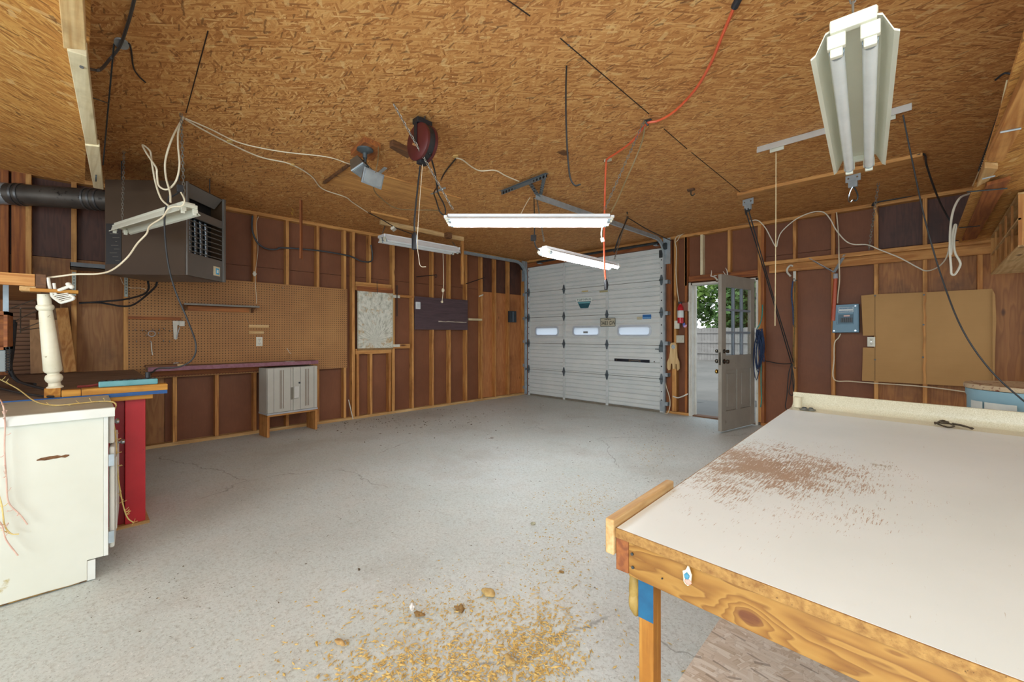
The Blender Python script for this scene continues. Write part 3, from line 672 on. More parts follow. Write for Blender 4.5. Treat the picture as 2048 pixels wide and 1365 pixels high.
# wooden box and grey box at the frame edge
c = pd(15, 680, 2.5); bx = thing('wall_box', (c.x-.2, c.y-.2, 1.04), 'open brown wooden box hung under the overhead shelf', 'box')
m = MB(); x0, x1, y0, y1 = c.x-.3, c.x, c.y-.45, c.y; z0, z1 = 1.165, 1.39
m.box((x0, y0, z0), (x1, y1, z0+.015)).box((x0, y0, z1-.02), (x1, y1, z1)).box((x0, y0, z0), (x0+.012, y1, z1)).box((x0, y1-.015, z0), (x1, y1, z1)).box((x0, y0, z0), (x1, y0+.015, z1)); m.build('case', wood('red', 'y'), bx)
for y in (y0+.03, y1-.03): MB().box((x0-.004, y-.012, z1), (x0+.002, y+.012, zS+.075)).build('hanger_strap', GALV, bx)
solo('grey_metal_box', MB().box((c.x-.25, c.y-.4, 1.035), (c.x-.015, c.y-.008, 1.163)), plain('grey_enamel', '8c9290', '7b817f', .5), 'grey metal box fixed below the brown wooden box', 'box', bevel=.004)
m = MB()
for i in range(10): m.ring(pd(15.5, 697+i*5.2, 2.49), X, .008, .0022, 8, 4)
solo('coil_spring', m, DARKST, 'dark coiled spring hanging on the side of the grey box', 'spring')
# ribbed sheet and leaning boards at the wall
t = NT('slatted_brown'); co = t.co(); fz = t.math('FRACT', t.math('MULTIPLY', t.n('SeparateXYZ', {0: co}).outputs[2], 26.0))
t.base(t.ramp(fz, [(0, '3a2416'), (.15, '6f4a30'), (.9, '7d5537'), (1, '3a2416')])).rough(.7); t.bump(t.ramp(fz, [(0, 0.0), (.2, 1.0), (.85, 1.0), (1, 0.0)]), .5, .01)
solo('slatted_panel', MB().box((XF+.005, onx(16, 680, XF).y, BZ+.001), (XF+.03, onx(72, 680, XF).y, 1.72)), t.m, 'brown slatted panel standing on the workbench against the studs', 'panel')
def leanb(name, p0, p1, w, th, mt, label, x0=XF+.18, x1=XF+.02):
    a = onx(*p0, x0); a.z = BZ+.008+th*.2; b = onx(*p1, x1)
    return solo(name, MB().beam(a, b, w, th, X), mt, label, 'board', bevel=.002)
leanb('leaning_board', (141, 750), (124, 617), .085, .02, wood('stud', 'z'), 'narrow tan board leaning against the wall behind the turned post')
leanb('leaning_board', (96, 750), (94, 640), .22, .015, plywood('ply_offcut', '9a6f45', 'a97c50', '6a452a', 'z'), 'wide plywood offcut leaning in the dark bench corner', XF+.14, XF+.045)
# shelf standards, tray
for px, lab, y0, y1 in ((148, 'slotted metal shelf standard below the grey tray', 545, 592), (252, 'slotted metal shelf standard above the pegboard edge', 556, 594)):
    y = onx(px, 570, XF+.012).y
    th = thing('shelf_standard', (XF+.1, y, onx(px, y1, XF+.012).z), lab, 'shelf standard')
    MB().box((XF+.011, y-.014, onx(px, y1, XF+.012).z), (XF+.022, y+.014, onx(px, y0, XF+.012).z)).build('channel', plain('dull_zinc', '8d9288', '9ea399', .45, .5), th)
    m = MB(); z = onx(px, y1, XF+.012).z
    for i in range(7): m.box((XF+.0221, y-.003, z+.03+i*.03), (XF+.0228, y+.003, z+.045+i*.03))
    m.build('slots', BLACK, th)
m = MB(); z = 1.90; ya, yb = onx(140, 545, XF+.2).y, onx(222, 548, XF+.2).y
m.box((XF+.024, ya, z), (XF+.30, yb, z+.006)).box((XF+.29, ya, z), (XF+.30, yb, z+.045)).box((XF+.024, ya, z), (XF+.30, ya+.006, z+.04))
solo('metal_tray', m, plain('grey_sheet', '75787a', '5f6264', .5, .4), 'grey sheet metal tray shelf below the flue pipe', 'tray')
# teal power strip
zt = BZ+.0415
ps = thing('power_strip', (BX-.05, onx(255, 765, BX-.05).y, zt), 'teal metal power strip lying on the workbench edge board', 'power strip')
y0, y1 = onx(197, 765, BX-.03).y, onx(316, 765, BX-.03).y
MB().box((BX-.08, y0, zt), (BX-.03, y1, zt+.036)).build('housing', plain('teal_enamel', '5b9a9d', '6eaab0', .4, 0, 12, 0, '3f6a6c', .7), ps, bevel=.006)
m = MB()
for i in range(8):
    y = y0+(y1-y0)*(i+.7)/8.4; m.cyl((BX-.055, y, zt+.036), (BX-.055, y, zt+.041), .016, 10)
m.build('outlets', BLACK, ps)
MB().tube([V((BX-.055, y0+.01, zt+.02)), V((BX-.06, y0-.04, zt+.012)), V((BX-.085, y0-.09, zt+.01))], .008, 6).build('tail', plain('red_rubber', '7a2a26', '5c1c1a', .5), ps)
pe = V((BX-.055, y1-.05, zt+.042))
cdm = MB().tube([pd(338, 392, 2.95), pd(329, 440, 2.93), pd(335, 520, 2.95), pd(350, 580, 3.0), pd(375, 640, 3.05), pd(392, 690, 3.05), pd(384, 720, 3.05), pd(355, 735, 3.0), pd(318, 737, 2.95), pd(305, 745, 2.9), pe+V((0, 0, .03))], .0055, 8)
ec = thing('extension_lead', pe, 'black extension cord drooping from the unlit lamp to the teal strip', 'cord')
cdm.build('cable', CORDBLK, ec, smooth=True); MB().cyl(pe, pe+V((0, 0, .04)), .014, 10).build('plug', BLACK, ec, bevel=.002)
bk = solo('bench_cable', MB().tube([pd(28, 640, 2.95), pd(29, 670, 2.95), pd(22, 700, 2.95), pd(18, 735, 2.95), pd(28, 757, 3.0), pd(50, 768, 2.9), V((BX-.25, onx(112, 768, BX-.2).y, BZ+.012))], .009, 8).tube([pd(31, 645, 2.95), pd(26, 700, 2.97), pd(22, 740, 2.97), pd(40, 764, 2.95), pd(70, 769, 2.9)], .009, 8), CORDBLK, 'thick black doubled cable curling onto the workbench', 'cable', smooth=True)
bk2 = solo('bench_cable', MB().tube([onz(-15, 772, BZ+.01), onz(30, 784, BZ+.01), onz(80, 792, BZ+.01), onz(106, 794, BZ+.01)], .007, 8), CORDBLK, 'black cable lying along the workbench front beside the dried vine', 'cable', smooth=True)
# ================================================================ white base cabinet
cx0, cx1, cy1, cz = -3.643, -3.04, .087, .842
WCB = plain('white_cabinet_paint', 'ccc9b8', 'd6d4c6', .5, 0, 2.2, 0, 'b3a274', .66)
WC2 = plain('white_trim_paint', 'dcdbd2', 'cfcdc2', .45, 0, 6, 0, 'a39776', .7)
cb = thing('base_cabinet', ((cx0+cx1)/2, -.3, 0), 'worn white base cabinet with chipped bottom edge beside the workbench', 'cabinet')
m = MB(); m.prism([(cx1, -1.2, .005), (cx1, cy1-.06, .005), (cx1, cy1-.06, .11), (cx1, cy1, .11), (cx1, cy1, cz), (cx1, -1.2, cz)], (cx0-cx1, 0, 0)); m.build('body', WCB, cb, bevel=.002)
MB().box((cx0, -1.22, cz+.001), (cx1+.022, cy1+.04, cz+.036)).build('countertop', plain('greyed_laminate', 'a9a595', 'bab7a8', .5, 0, 4, 0, '847c66', .64), cb, bevel=.004)
MB().box((cx1+.0225, -1.22, cz-.012), (cx1+.03, cy1+.042, cz+.034)).build('edge_strip', WC2, cb, bevel=.002)
MB().box((cx1-.012, cy1+.0005, .11), (cx1+.004, cy1+.018, cz)).build('face_frame', WC2, cb, bevel=.002)
dw = MB().box((cx0+.05, cy1+.019, .68), (cx1-.03, cy1+.043, .83)).build('drawer', WC2, cb, bevel=.008)
m = MB().lathe((cx0+.3, cy1+.043, .755), Y, [(0, .008), (.012, .008), (.02, .016), (.03, .015), (.034, .003)], 12); m.build('knob', CHROME, dw, smooth=True)
h = V((cx1-.02, cy1+.02, 0)); dd = V((-math.cos(.07), math.sin(.07), 0)); dnn = V((math.sin(.07), math.cos(.07), 0))
dr = MB().obox(h+dd*.27+dnn*.012+Z*.4, (dd, dnn, Z), (.54, .022, .53)).build('door', WC2, cb, bevel=.008)
MB().obox(h+dd*.27+dnn*.026+Z*.4, (dd, dnn, Z), (.40, .008, .39)).build('raised_panel', WC2, dr, bevel=.004)
m = MB().lathe(h+dd*.46+dnn*.024+Z*.6, dnn, [(0, .008), (.012, .008), (.02, .016), (.03, .015), (.034, .003)], 12); m.build('knob', CHROME, dr, smooth=True)
for z in (.2, .6): MB().box((cx1-.005, cy1+.019, z-.03), (cx1+.006, cy1+.04, z+.03)).build('hinge', GALV, cb)
MB().box((cx0, cy1-.0595, .005), (cx1-.002, cy1-.03, .105)).build('toe_kick', WC2, cb)
g = onx(107, 917, cx1+.001); m = MB(); rg = random.Random(5); pts = []
for i in range(9): pts.append((cx1+.0012, g.y-.055+i*.0135, g.z+(.004 if i in (0, 8) else .011)*rg.uniform(.3, 1)+.003*i/8))
for i in range(8, -1, -1): pts.append((cx1+.0012, g.y-.055+i*.0135, g.z-(.003 if i in (0, 8) else .009)*rg.uniform(.3, 1)+.003*i/8))
m.prism(pts, (-.0008, 0, 0)); m.build('gouge', plain('bare_particleboard', '5a3a20', '7a5230', .9, 0, 60), cb)
m = MB(); pts = [(cx1+.0012, cy1-.062-i*.06, .006) for i in range(16)]+[(cx1+.0012, cy1-.062-i*.06, .008+(.018 if 3<i<11 else .004)*rg.random()) for i in range(15, -1, -1)]
m.prism(pts, (-.0008, 0, 0)); m.build('chipped_edge', plain('rust_chip', '4a2f1a', '9a7a40', .9, 0, 40), cb)
# dried vines
def vine(pts, r, mt, label, sd, leafn):
    m = MB(); sp = spline(pts, 6); m.tube(pts, r, 6); rg = random.Random(sd)
    for _ in range(leafn):
        p = rg.choice(sp); d = V((.4*rg.random()+.1, rg.uniform(-1, 1), rg.uniform(-.6, .8))).normalized()
        m.tube([p, p+d*.012, p+d*.02+V((0, 0, .006))], .0014, 4, 0)
        if rg.random() < .5: m.blob(p+d*.021+V((0, 0, .006)), (.003, .003, .003), sd, .2, 1)
    return solo('dried_vine', m, mt, label, 'dried vine')
VA = plain('straw_vine', 'd0b060', 'e0c886', .7, 0, 30); VB = plain('pink_vine', 'c79a8a', 'd8b8a4', .7, 0, 30); zc = cz+.043
vx = cx1+.036
vine([onz(-14, 752, 1.0), onz(35, 778, .93), onz(70, 803, zc), onz(110, 811, zc), onz(160, 807, zc), onz(205, 803, zc), V((cx1-.1, cy1+.05, zc-.005)), onx(226, 832, -3.2), onx(231, 870, -3.2), onx(233, 905, -3.2), onx(237, 960, -3.2), onx(246, 1010, -3.22), onx(255, 1036, -3.24), onx(267, 1046, -3.26)], .0032, VA, 'long straw-yellow dried vine trailing over the white cabinet corner', 1, 46)
vine([onz(-12, 790, .9), onx(4, 806, vx), onx(10, 845, vx), onx(9, 900, vx), onx(13, 960, vx), onx(17, 1005, vx), onx(40, 1030, vx), onx(55, 1050, vx)], .0028, VB, 'pinkish dried vine hanging down the cabinet side, beside the gouge', 2, 14)
vine([onx(-20, 940, vx), onx(2, 1005, vx), onx(9, 1050, vx), onx(22, 1068, vx), onx(38, 1069, vx)], .0028, VA, 'short straw vine curling at the low outer cabinet side', 3, 5)
vine([onx(-20, 1030, vx+.01), onx(2, 1048, vx+.01), onx(12, 1080, vx+.01), onx(36, 1112, vx+.01)], .003, VB, 'thick pink dried vine tip lowest on the cabinet side', 4, 6)
# ================================================================ unit heater
HB = plain('heater_brown', '44321f', '4d3a28', .45, .2, 2); HG = plain('heater_grey', '6b665f', '76706a', .45, .3, 3)
a = math.radians(47.5); hs = V((math.cos(a), math.sin(a), 0)); hf = V((-math.sin(a), math.cos(a), 0))
hp = pd(372, 500, 3.8); hz0, hz1 = 1.79, 2.631; hp.z = 0; HL, HW = .69, .54
ht = thing('unit_heater', hp-hs*HL/2+hf*HW/2+Z*hz0, 'dark brown gas unit heater with louvered front hung below the ceiling', 'heater')
def hpt(l, w, z): return hp-hs*l+hf*w+Z*z          # l back from the front face, w along the front, z up
def hbox(m, l0, l1, w0, w1, z0, z1): return m.obox(hpt((l0+l1)/2, (w0+w1)/2, (z0+z1)/2), (hs, hf, Z), (l1-l0, w1-w0, z1-z0))
m = MB(); hbox(m, .0, HL, 0, .012, hz0, hz1); hbox(m, .0, HL, HW-.012, HW, hz0, hz1); hbox(m, 0, HL, .012, HW-.012, hz1-.012, hz1); hbox(m, HL-.012, HL, .012, HW-.012, hz0, hz1); m.build('body', HB, ht)
hbox(MB(), 0, HL-.012, .012, HW-.012, hz0, hz0+.012).build('bottom_pan', plain('pan_steel', '6d7076', '5d5f64', .4, .4), ht)
hbox(MB(), .12, .14, .012, HW-.012, hz0+.012, hz1-.012).build('recess_back', plain('recess_shade', '121010', '1a1716', .6), ht)  # near-black sheet puts the shade inside the heater opening into colour
hbox(MB(), -.004, .02, .0, HW, hz0, hz0+.21).build('lower_panel', HG, ht, bevel=.003)
hbox(MB(), -.004, .02, 0, HW, hz1-.30, hz1-.225).build('middle_panel', HG, ht, bevel=.003)
m = MB(); m.prism([hpt(-.004, .02, hz1-.01), hpt(-.004, HW-.03, hz1-.01), hpt(.06, HW-.05, hz1-.11), hpt(.06, .02, hz1-.11)], hs*-.01); m.build('hood', HG, ht)
hbox(MB(), -.022, .0, HW-.03, HW, hz0, hz1).build('side_flange', HG, ht, bevel=.002)
hbox(MB(), -.012, .0, 0, .024, hz0, hz1).build('side_flange', HG, ht, bevel=.002)
for i in range(8):
    z = hz0+.225+i*.046; hbox(MB(), -.006, .012, .022, HW-.03, z, z+.006).build('louver', HG, ht)
for i in range(5):
    w = .07+i*.075; m = MB(); m.tube([hpt(.07, w, hz0+.2), hpt(.07, w, hz0+.4), hpt(.07, w-.01, hz1-.26)], .02, 10); m.build('heat_tube', plain('tube_steel', '6f7880', '8e979e', .25, .9), ht, smooth=True)
st = hbox(MB(), -.006, -.0045, HW-.17, HW-.07, hz0+.05, hz0+.14).build('energy_sticker', plain('sticker_cream', 'cfc09a', 'dccfae', .6), ht)
hbox(MB(), -.0075, -.0062, HW-.135, HW-.085, hz0+.065, hz0+.125).build('blue_square', plain('sticker_cyan', '3f9fcb', '57b2da', .5), st)
hbox(MB(), -.0088, -.0077, HW-.122, HW-.098, hz0+.08, hz0+.11).build('white_square', plain('sticker_white', 'dfe8e2'), st)
dp = hbox(MB(), .55, .68, -.003, 0, hz0+.09, hz0+.45).build('data_plate', plain('plate_black', '141212', '1c1918', .4), ht)
m = MB()
for i in range(9): hbox(m, .565+(i % 3)*.01, .60+(i*7 % 5)*.012, -.0042, -.003, hz0+.12+i*.034, hz0+.124+i*.034)
m.build('print_lines', plain('faded_print', '6f6a5e'), dp)
for l, w in ((.1, .06), (.6, .06), (.1, .48), (.6, .48)): MB().cyl(hpt(l, w, hz1), hpt(l, w, CEIL-.002), .005, 8).build('hanger_rod', DARKST, ht)
hbox(MB(), .25, .33, .2, .28, hz1, hz1+.04).build('gas_fitting', BLACK, ht)
m = MB().tube([pd(296, 563, 4.05), pd(297, 578, 4.1), pd(285, 590, 4.2), pd(245, 600, 4.3), pd(196, 604, 4.28), pd(158, 607, 4.18)], .009, 8).tube([pd(314, 565, 4.05), pd(308, 577, 4.1), pd(272, 607, 4.28), pd(246, 613, 4.32), pd(200, 606, 4.3), pd(158, 606, 4.2)], .009, 8)
solo('heater_cable', m, CORDBLK, 'pair of black cables drooping under the brown heater', 'cable', smooth=True)
solo('heater_wire', MB().tube([pd(241, 556, 4.0), pd(248, 570, 4.1), pd(262, 576, 4.2), pd(285, 577, 4.2), pd(298, 585, 4.25)], .003, 6), CORDWHT, 'thin cream wire below the brown heater', 'wire', smooth=True)
# flue pipe
fp0, fp1 = pd(18, 371, 3.86), pd(228, 396, 4.06); fp0.z = fp1.z = 2.535
FL = plain('sooty_zinc', '4c4741', '655f57', .45, .55, 5, 0, '2c2723', .6); dv = (fp1-fp0)
fl = thing('flue_pipe', (fp0+fp1)/2, 'sooty round flue pipe running from the heater to the wall', 'flue pipe')
MB().cyl(fp0, fp1+dv.normalized()*.12, .095, 28).build('pipe', FL, fl, smooth=True)
for u in (.08, .13, .74, .80, .86): MB().cyl(fp0+dv*u-dv.normalized()*.008, fp0+dv*u+dv.normalized()*.008, .101, 28).build('crimp_ring', plain('zinc_ring', '7c7f80', '5d5f5f', .35, .8), fl, smooth=True)
MB().tube([fp0+dv*.01, fp0-dv.normalized()*.04+V((-.01, -.01, 0)), fp0-dv.normalized()*.08+V((-.03, -.02, 0))], .096, 20, 6).build('elbow', GALV, fl, smooth=True)
# ================================================================ loft over the workbench
LZ = 2.50
lf = thing('loft_platform', (-3.3, -1.2, LZ), 'strand board loft panel hung above the workbench', 'loft')
rg = random.Random(9); ragged = [V((-4.97+rg.uniform(-.012, .012), -2.6+i*.1, LZ)) for i in range(27)]
m = MB(); m.prism([V((-1.2, -2.6, LZ))]+[V((-1.2, .03, LZ)), V((-4.97, .03, LZ))]+list(reversed(ragged[:-1])), (0, 0, .018)); m.build('deck', OSB_LOFT, lf)
for nm, px4, z, h, kd in (('edge_plank', ((116, -12), (166, -12), (173, 101), (127, 97)), 2.40, .09, 'pale'), ('edge_plank', ((134, 101), (174, 113), (195, 293), (171, 290)), 2.43, .06, 'whitewash'), ('edge_plank', ((170, 291), (199, 294), (207, 380), (187, 376)), 2.42, .045, 'whitewash')):
    m = MB(); m.prism(quadz(px4, z), (0, 0, h)); m.build(nm, wood(kd, 'x'), lf, bevel=.003)
a = onz(228, 88, CEIL-.002); b = onz(206, 330, 2.47)
MB().tube([a, a.lerp(b, .5), b], .004, 6, 0).tube([a.lerp(b, .42), onz(186, 196, 2.48)], .003, 6, 0).build('hanger_wire', DARKST, lf)
MB().ring(onz(192, 353, 2.418), Y, .035, .004, 16, 6).build('wire_loop', DARKST, lf)
cbp = [onz(272, -15, CEIL-.02), onz(258, 40, CEIL-.02), onz(240, 92, CEIL-.02), pd(220, 118, 2.35), pd(201, 139, 2.2), pd(185, 139, 2.15), onz(163, 134, 2.425)]
solo('loft_cable', MB().tube(cbp, .007, 8), plain('grey_cable', '4a4744', '3a3836', .5), 'grey cable stapled from the ceiling to the loft edge planks', 'cable', smooth=True)
solo('ceiling_wire', MB().tube([onz(231, 84, CEIL-.006), onz(255, 86, CEIL-.006), onz(262, 98, CEIL-.006), onz(267, 135, CEIL-.006), onz(278, 153, CEIL-.006), onz(291, 165, CEIL-.006)], .004, 6), BLACK, 'short black wire on the ceiling near the loft planks', 'wire', smooth=True)
p = onz(243, 89, CEIL-.01); solo('ceiling_plate', MB().prism([p+V((x*.05, y*.03, 0)) for x, y in rrect(-1, 1, -1, 1, .9)], (0, 0, .009)), GALV, 'small oval steel plate holding a wire on the ceiling', 'bracket')
# ================================================================ pegboard wall
def yx(px, py=650, x=None): return onx(px, py, XF if x is None else x).y
def zx(px, py, x=None): return onx(px, py, XF if x is None else x).z
PEG = NT('pegboard'); co = PEG.co(); sp_ = PEG.n('SeparateXYZ', {0: co}); pitch = 1/.03
fy_ = PEG.math('SUBTRACT', PEG.math('FRACT', PEG.math('MULTIPLY', sp_.outputs[1], pitch)), .5); fz_ = PEG.math('SUBTRACT', PEG.math('FRACT', PEG.math('MULTIPLY', sp_.outputs[2], pitch)), .5)
dist = PEG.math('SQRT', PEG.math('ADD', PEG.math('MULTIPLY', fy_, fy_), PEG.math('MULTIPLY', fz_, fz_)))
cb_ = PEG.mix(PEG.ramp(PEG.noise(co, 1.6, 5, .65), [(.35, 0.0), (.7, 1.0)]), '9c6c3c', 'b07f49')
cb_ = PEG.mix(PEG.ramp(PEG.noise(co, 4, 5, .7), [(.6, 0.0), (.75, .5)]), cb_, '7e5530')
PEG.base(PEG.mix(PEG.ramp(dist, [(.15, 1.0), (.21, 0.0)]), cb_, '3c2412')).rough(.65); PEG = PEG.m
py0, py1 = yx(256), yx(694); pz0, pz1 = .775, 1.925
XP = XF+.008
pgb = solo('pegboard', MB().box((XF+.0015, py0, pz0), (XP, py1, pz1)), PEG, 'large brown pegboard covering the studs above the plum shelf', 'pegboard')
def onpeg(px, py): return onx(px, py, XP)
def wallbox(px0, py0_, px1, py1_, x0, x1):
    a = onx(px0, py0_, x1); b = onx(px1, py1_, x1); za, zb = a.z, b.z
    return MB().box((x0, a.y, min(za, zb)), (x1, b.y, max(za, zb)))
solo('pegboard_batten', wallbox(256, 633, 362, 641, XP+.001, XP+.02), wood('red', 'y'), 'reddish brown batten screwed across the outer end of the pegboard', 'batten', bevel=.002)
solo('short_wood_strip', wallbox(498, 650, 538, 656, XP+.001, XP+.022), wood('pale', 'y'), 'upper and longer of two pale wood strips above the pegboard outlet', 'wood strip', bevel=.002)
solo('short_wood_strip', wallbox(498, 662.5, 528, 668, XP+.001, XP+.022), wood('pale', 'y'), 'lower and shorter of two pale wood strips above the pegboard outlet', 'wood strip', bevel=.002)
# shelf on the pegboard
sh = thing('pegboard_shelf', onpeg(436, 622), 'narrow dark wooden shelf on the pegboard', 'shelf')
ya, yb = yx(363), yx(512, x=XP); zt = zx(436, 612)
MB().box((XP+.001, ya, zt-.012), (XP+.15, yb, zt)).build('board', wood('dark', 'y'), sh, bevel=.002)
MB().box((XP+.001, ya+.05, zt-.07), (XP+.02, yb-.08, zt-.013)).build('cleat', wood('red', 'y'), sh, bevel=.002)
for y in (ya+.01, yb-.06): MB().prism([(XP+.021, y, zt-.0125), (XP+.14, y, zt-.0125), (XP+.021, y, zt-.075)], (0, .018, 0)).build('bracket', wood('dark', 'x'), sh)
MB().box((XP+.151, ya, zt-.012), (XP+.156, yb, zt+.008)).build('steel_lip', plain('dull_lip', '6a655c', '7d776c', .5, .3), sh)
def outlet(name, c, nrm, right, label, mt=None):
    th = thing(name, c, label, 'outlet'); c = V(c); nrm = V(nrm); right = V(right)
    pl = MB().obox(c+nrm*.004, (right, nrm, Z), (.072, .007, .116)).build('cover_plate', mt or IVORY, th, bevel=.002)
    for s in (-1, 1):
        so = MB().obox(c+nrm*.0085+Z*.026*s, (right, nrm, Z), (.034, .003, .029)).build('socket', plain('socket_face', 'c9c3ae', 'd2ccb8', .4), th, bevel=.001)
        m = MB()
        for k in (-1, 1): m.obox(c+nrm*.0105+Z*(.026*s+.004)+right*k*.007, (right, nrm, Z), (.003, .001, .01))
        m.obox(c+nrm*.0105+Z*(.026*s-.008), (right, nrm, Z), (.005, .001, .005)); m.build('slots', BLACK, so)
    MB().cyl(c+nrm*.0077, c+nrm*.0095, .004, 8).build('screw', CHROME, th)
    return th
outlet('wall_outlet', onpeg(518.5, 683.5), X, Y, 'ivory double wall outlet on the pegboard')
# white lever bracket
p = onpeg(352, 660); lv = thing('lever_bracket', p-Z*.11, 'white metal lever bracket hanging on the pegboard', 'bracket')
WPT = plain('white_bracket_paint', 'd6d3c6', 'c4bfae', .45, 0, 14, 0, '8f866e', .68)
MB().prism([(XP+.001, p.y+a, p.z+b) for a, b in ((-.03, .1), (.05, .1), (.045, .06), (.01, .05), (.012, -.1), (-.005, -.115), (-.022, -.1))], (.012, 0, 0)).build('plate', WPT, lv, bevel=.002)
MB().box((XP+.014, p.y+.025, p.z+.04), (XP+.035, p.y+.075, p.z+.1)).build('clip_block', WPT, lv, bevel=.003)
MB().tube([V((XP+.02, p.y+.03, p.z+.03)), V((XP+.02, p.y, p.z-.1))], .004, 6, 0).build('lever', GALV, lv)
# pegboard hooks: one built, the rest copied
hk = [(270, 661), (284, 662), (291, 663), (305, 661), (318, 661), (327, 659), (339, 663), (292, 672), (316, 668), (272, 684), (300, 684), (326, 683), (338, 684), (544, 581), (563, 577)]
h0 = None
for i, (a, b) in enumerate(hk):
    p = onpeg(a, b)
    if h0 is None:
        m = MB(); m.tube([p+V((.001, 0, .012)), p+V((.008, 0, .012)), p+V((.012, 0, 0)), p+V((.03, 0, -.006)), p+V((.05, 0, -.004)), p+V((.055, 0, .014))], .0032, 6, 4)
        h0 = solo('pegboard_hook', m, CHROME, 'bare steel pegboard hook near the lever bracket', 'hook', 'empty pegboard hooks'); base = h0.location-p; continue
    o = h0.copy(); COL.objects.link(o); o.location = p+base
    o['label'] = 'bare steel pegboard hook near the lever bracket' if i < 13 else ('steel pegboard hook high up beside the heater, nearer of two' if i == 13 else 'steel pegboard hook high up, farther from the heater of two')
    if i >= 13: o['group'] = 'two hooks high on the pegboard'
p = onpeg(303, 668); solo('wire_ring', MB().ring(p+X*.022, X, .03, .003, 20, 6), GALV, 'loose steel wire ring hanging among the pegboard hooks', 'ring')
p = onpeg(302, 698); solo('white_hanger', MB().tube([p+V((.006, -.01, .08)), p+V((.02, 0, .07)), p+V((.012, .004, 0)), p+V((.012, .012, -.07))], .005, 6), WPT, 'curved white plastic strip hanging below the pegboard hooks', 'strip')
p = onpeg(577, 703); solo('wire_loop', MB().tube([p+V((.004, -.02, .04)), p+V((.02, -.01, .01)), p+V((.01, .01, -.02)), p+V((.004, .03, -.03))], .003, 6), WPT, 'short white wire sticking out of the pegboard beside the outlet', 'wire')
# plum shelf
PLUM = plain('plum_edge', '7d4d58', '936470', .6, 0, 30, .2, '5c3640', .68)
XQ = -5.80; qa, qb = onx(297, 740, XQ).y, onx(641, 727, XQ).y; zq = .912
ps2 = thing('plum_shelf', (-5.95, (qa+qb)/2, zq-.04), 'long narrow shelf with plum edge under the pegboard', 'shelf')
m = MB(); m.prism([(XP+.002, qa, zq-.04), (XQ-.006, qa, zq-.04), (XQ-.006, qb-.12, zq-.04), (XQ-.05, qb-.02, zq-.04), (XP+.002, qb, zq-.04)], (0, 0, .04)); m.build('board', wood('top', 'y'), ps2)
m = MB(); m.prism([(XQ-.0055, qa-.004, zq-.042), (XQ, qa-.004, zq-.042), (XQ, qb-.12, zq-.042), (XQ-.042, qb-.012, zq-.042), (XQ-.048, qb-.018, zq-.042), (XQ-.006, qb-.124, zq-.042)], (0, 0, .044)); m.build('edge_band', PLUM, ps2)
MB().box((XP+.003, qa+.05, zq-.12), (XP+.03, qb-.1, zq-.041)).build('ledger', wood('red', 'y'), ps2)
a = onz(290, 731, zq+.012); ba = V((XQ-.16, qa-.02, zq+.001)); bb = V((XQ-.02, onx(371, 729, XQ).y, zq+.022))
wp = thing('wood_plank', (ba+bb)/2, 'small dark plank with pale end lying on the plum shelf', 'plank')
MB().box(ba, V((bb.x, ba.y+.26, bb.z))).build('dark_piece', wood('dark', 'y'), wp, bevel=.002); MB().box(V((ba.x, ba.y+.261, ba.z)), bb).build('pale_piece', wood('pale', 'y'), wp, bevel=.002)
m = MB(); mm = V(((ba.x+bb.x)/2, ba.y+.24, bb.z)); m.tube([mm, mm+Z*.012, mm+Z*.012+Y*.04], .004, 6, 0); tag(m.build('clasp', GALV, wp))
solo('paper_scrap', MB().box((XQ-.1, onx(575, 723, XQ).y, zq+.002), (XQ-.04, onx(592, 723, XQ).y, zq+.006)), plain('paper_grey', 'b7b3a8', 'c9c5ba'), 'flat grey scrap lying near the tapered end of the plum shelf', 'scrap')
# grey locker on a wood stand
ux, uy = V((-5.742, 1.60, 0)), V((-5.800, 2.215, 0)); kd = (uy-ux).normalized(); kn = V((kd.y, -kd.x, 0)); kw = (uy-ux).length
if kn.x < 0: kn = -kn
gc = thing('storage_cabinet', (ux+uy)/2-kn*.13, 'grey plastic two-door storage cabinet on a wooden stand', 'cabinet')
GP = plain('grey_plastic', 'b3b0a4', 'bfbcb0', .5, 0, 4, 0, '8e897a', .7)
def kb(u0, u1, z0, z1, o0, o1, m=None):
    m = m or MB(); return m.obox(ux+kd*(u0+u1)/2*kw+kn*(o0+o1)/2+Z*(z0+z1)/2, (kd, kn, Z), ((u1-u0)*kw, o1-o0, z1-z0))
kb(0, 1, .285, .845, -.26, -.022).build('body', GP, gc, bevel=.004)
kb(-.005, 1.005, .27, .292, -.262, .004).build('base_rim', plain('rim_plastic', 'a6a9ac', 'b2b5b7'), gc, bevel=.003)
def kdoor(u0, u1, strips):
    d = kb(u0, u1, .295, .842, -.021, 0).build('door', GP, gc, bevel=.003)
    for s in strips: kb(s-.005, s+.005, .335, .815, -.001, .002).build('groove', plain('groove_brown', '6d5a48', '7d6a56', .7), d)
    return d
dA = kdoor(.004, .49, (.24, .27, .305)); dB = kdoor(.497, .996, (.74, .775, .81))
for u in (.12, .445, .64, .925): kb(u-.003, u+.003, .30, .84, .0005, .0015).build('seam', plain('seam_dark', '55504a', '605a52'), dA if u < .49 else dB)
kb(.44, .495, .435, .59, -.001, .0025).build('recess', plain('recess_dark', '6f6a5c', '7a7566'), dA); kb(.50, .60, .445, .60, .0005, .022).build('handle', plain('handle_plastic', 'c6c4bb', 'd0cec6', .4), dB, bevel=.008)
p = ux+kd*.62*kw+Z*.64; MB().cyl(p, p+kn*.008, .012, 12).build('lock', DARKST, dB)
for u0, u1 in ((0, .045), (.955, 1)): kb(u0, u1, .0, .268, -.25, -.003).build('stand_leg', wood('stud', 'z'), gc, bevel=.002)
kb(.0, 1.0, .25, .2685, -.25, .0).build('stand_top', wood('stud', 'y'), gc)
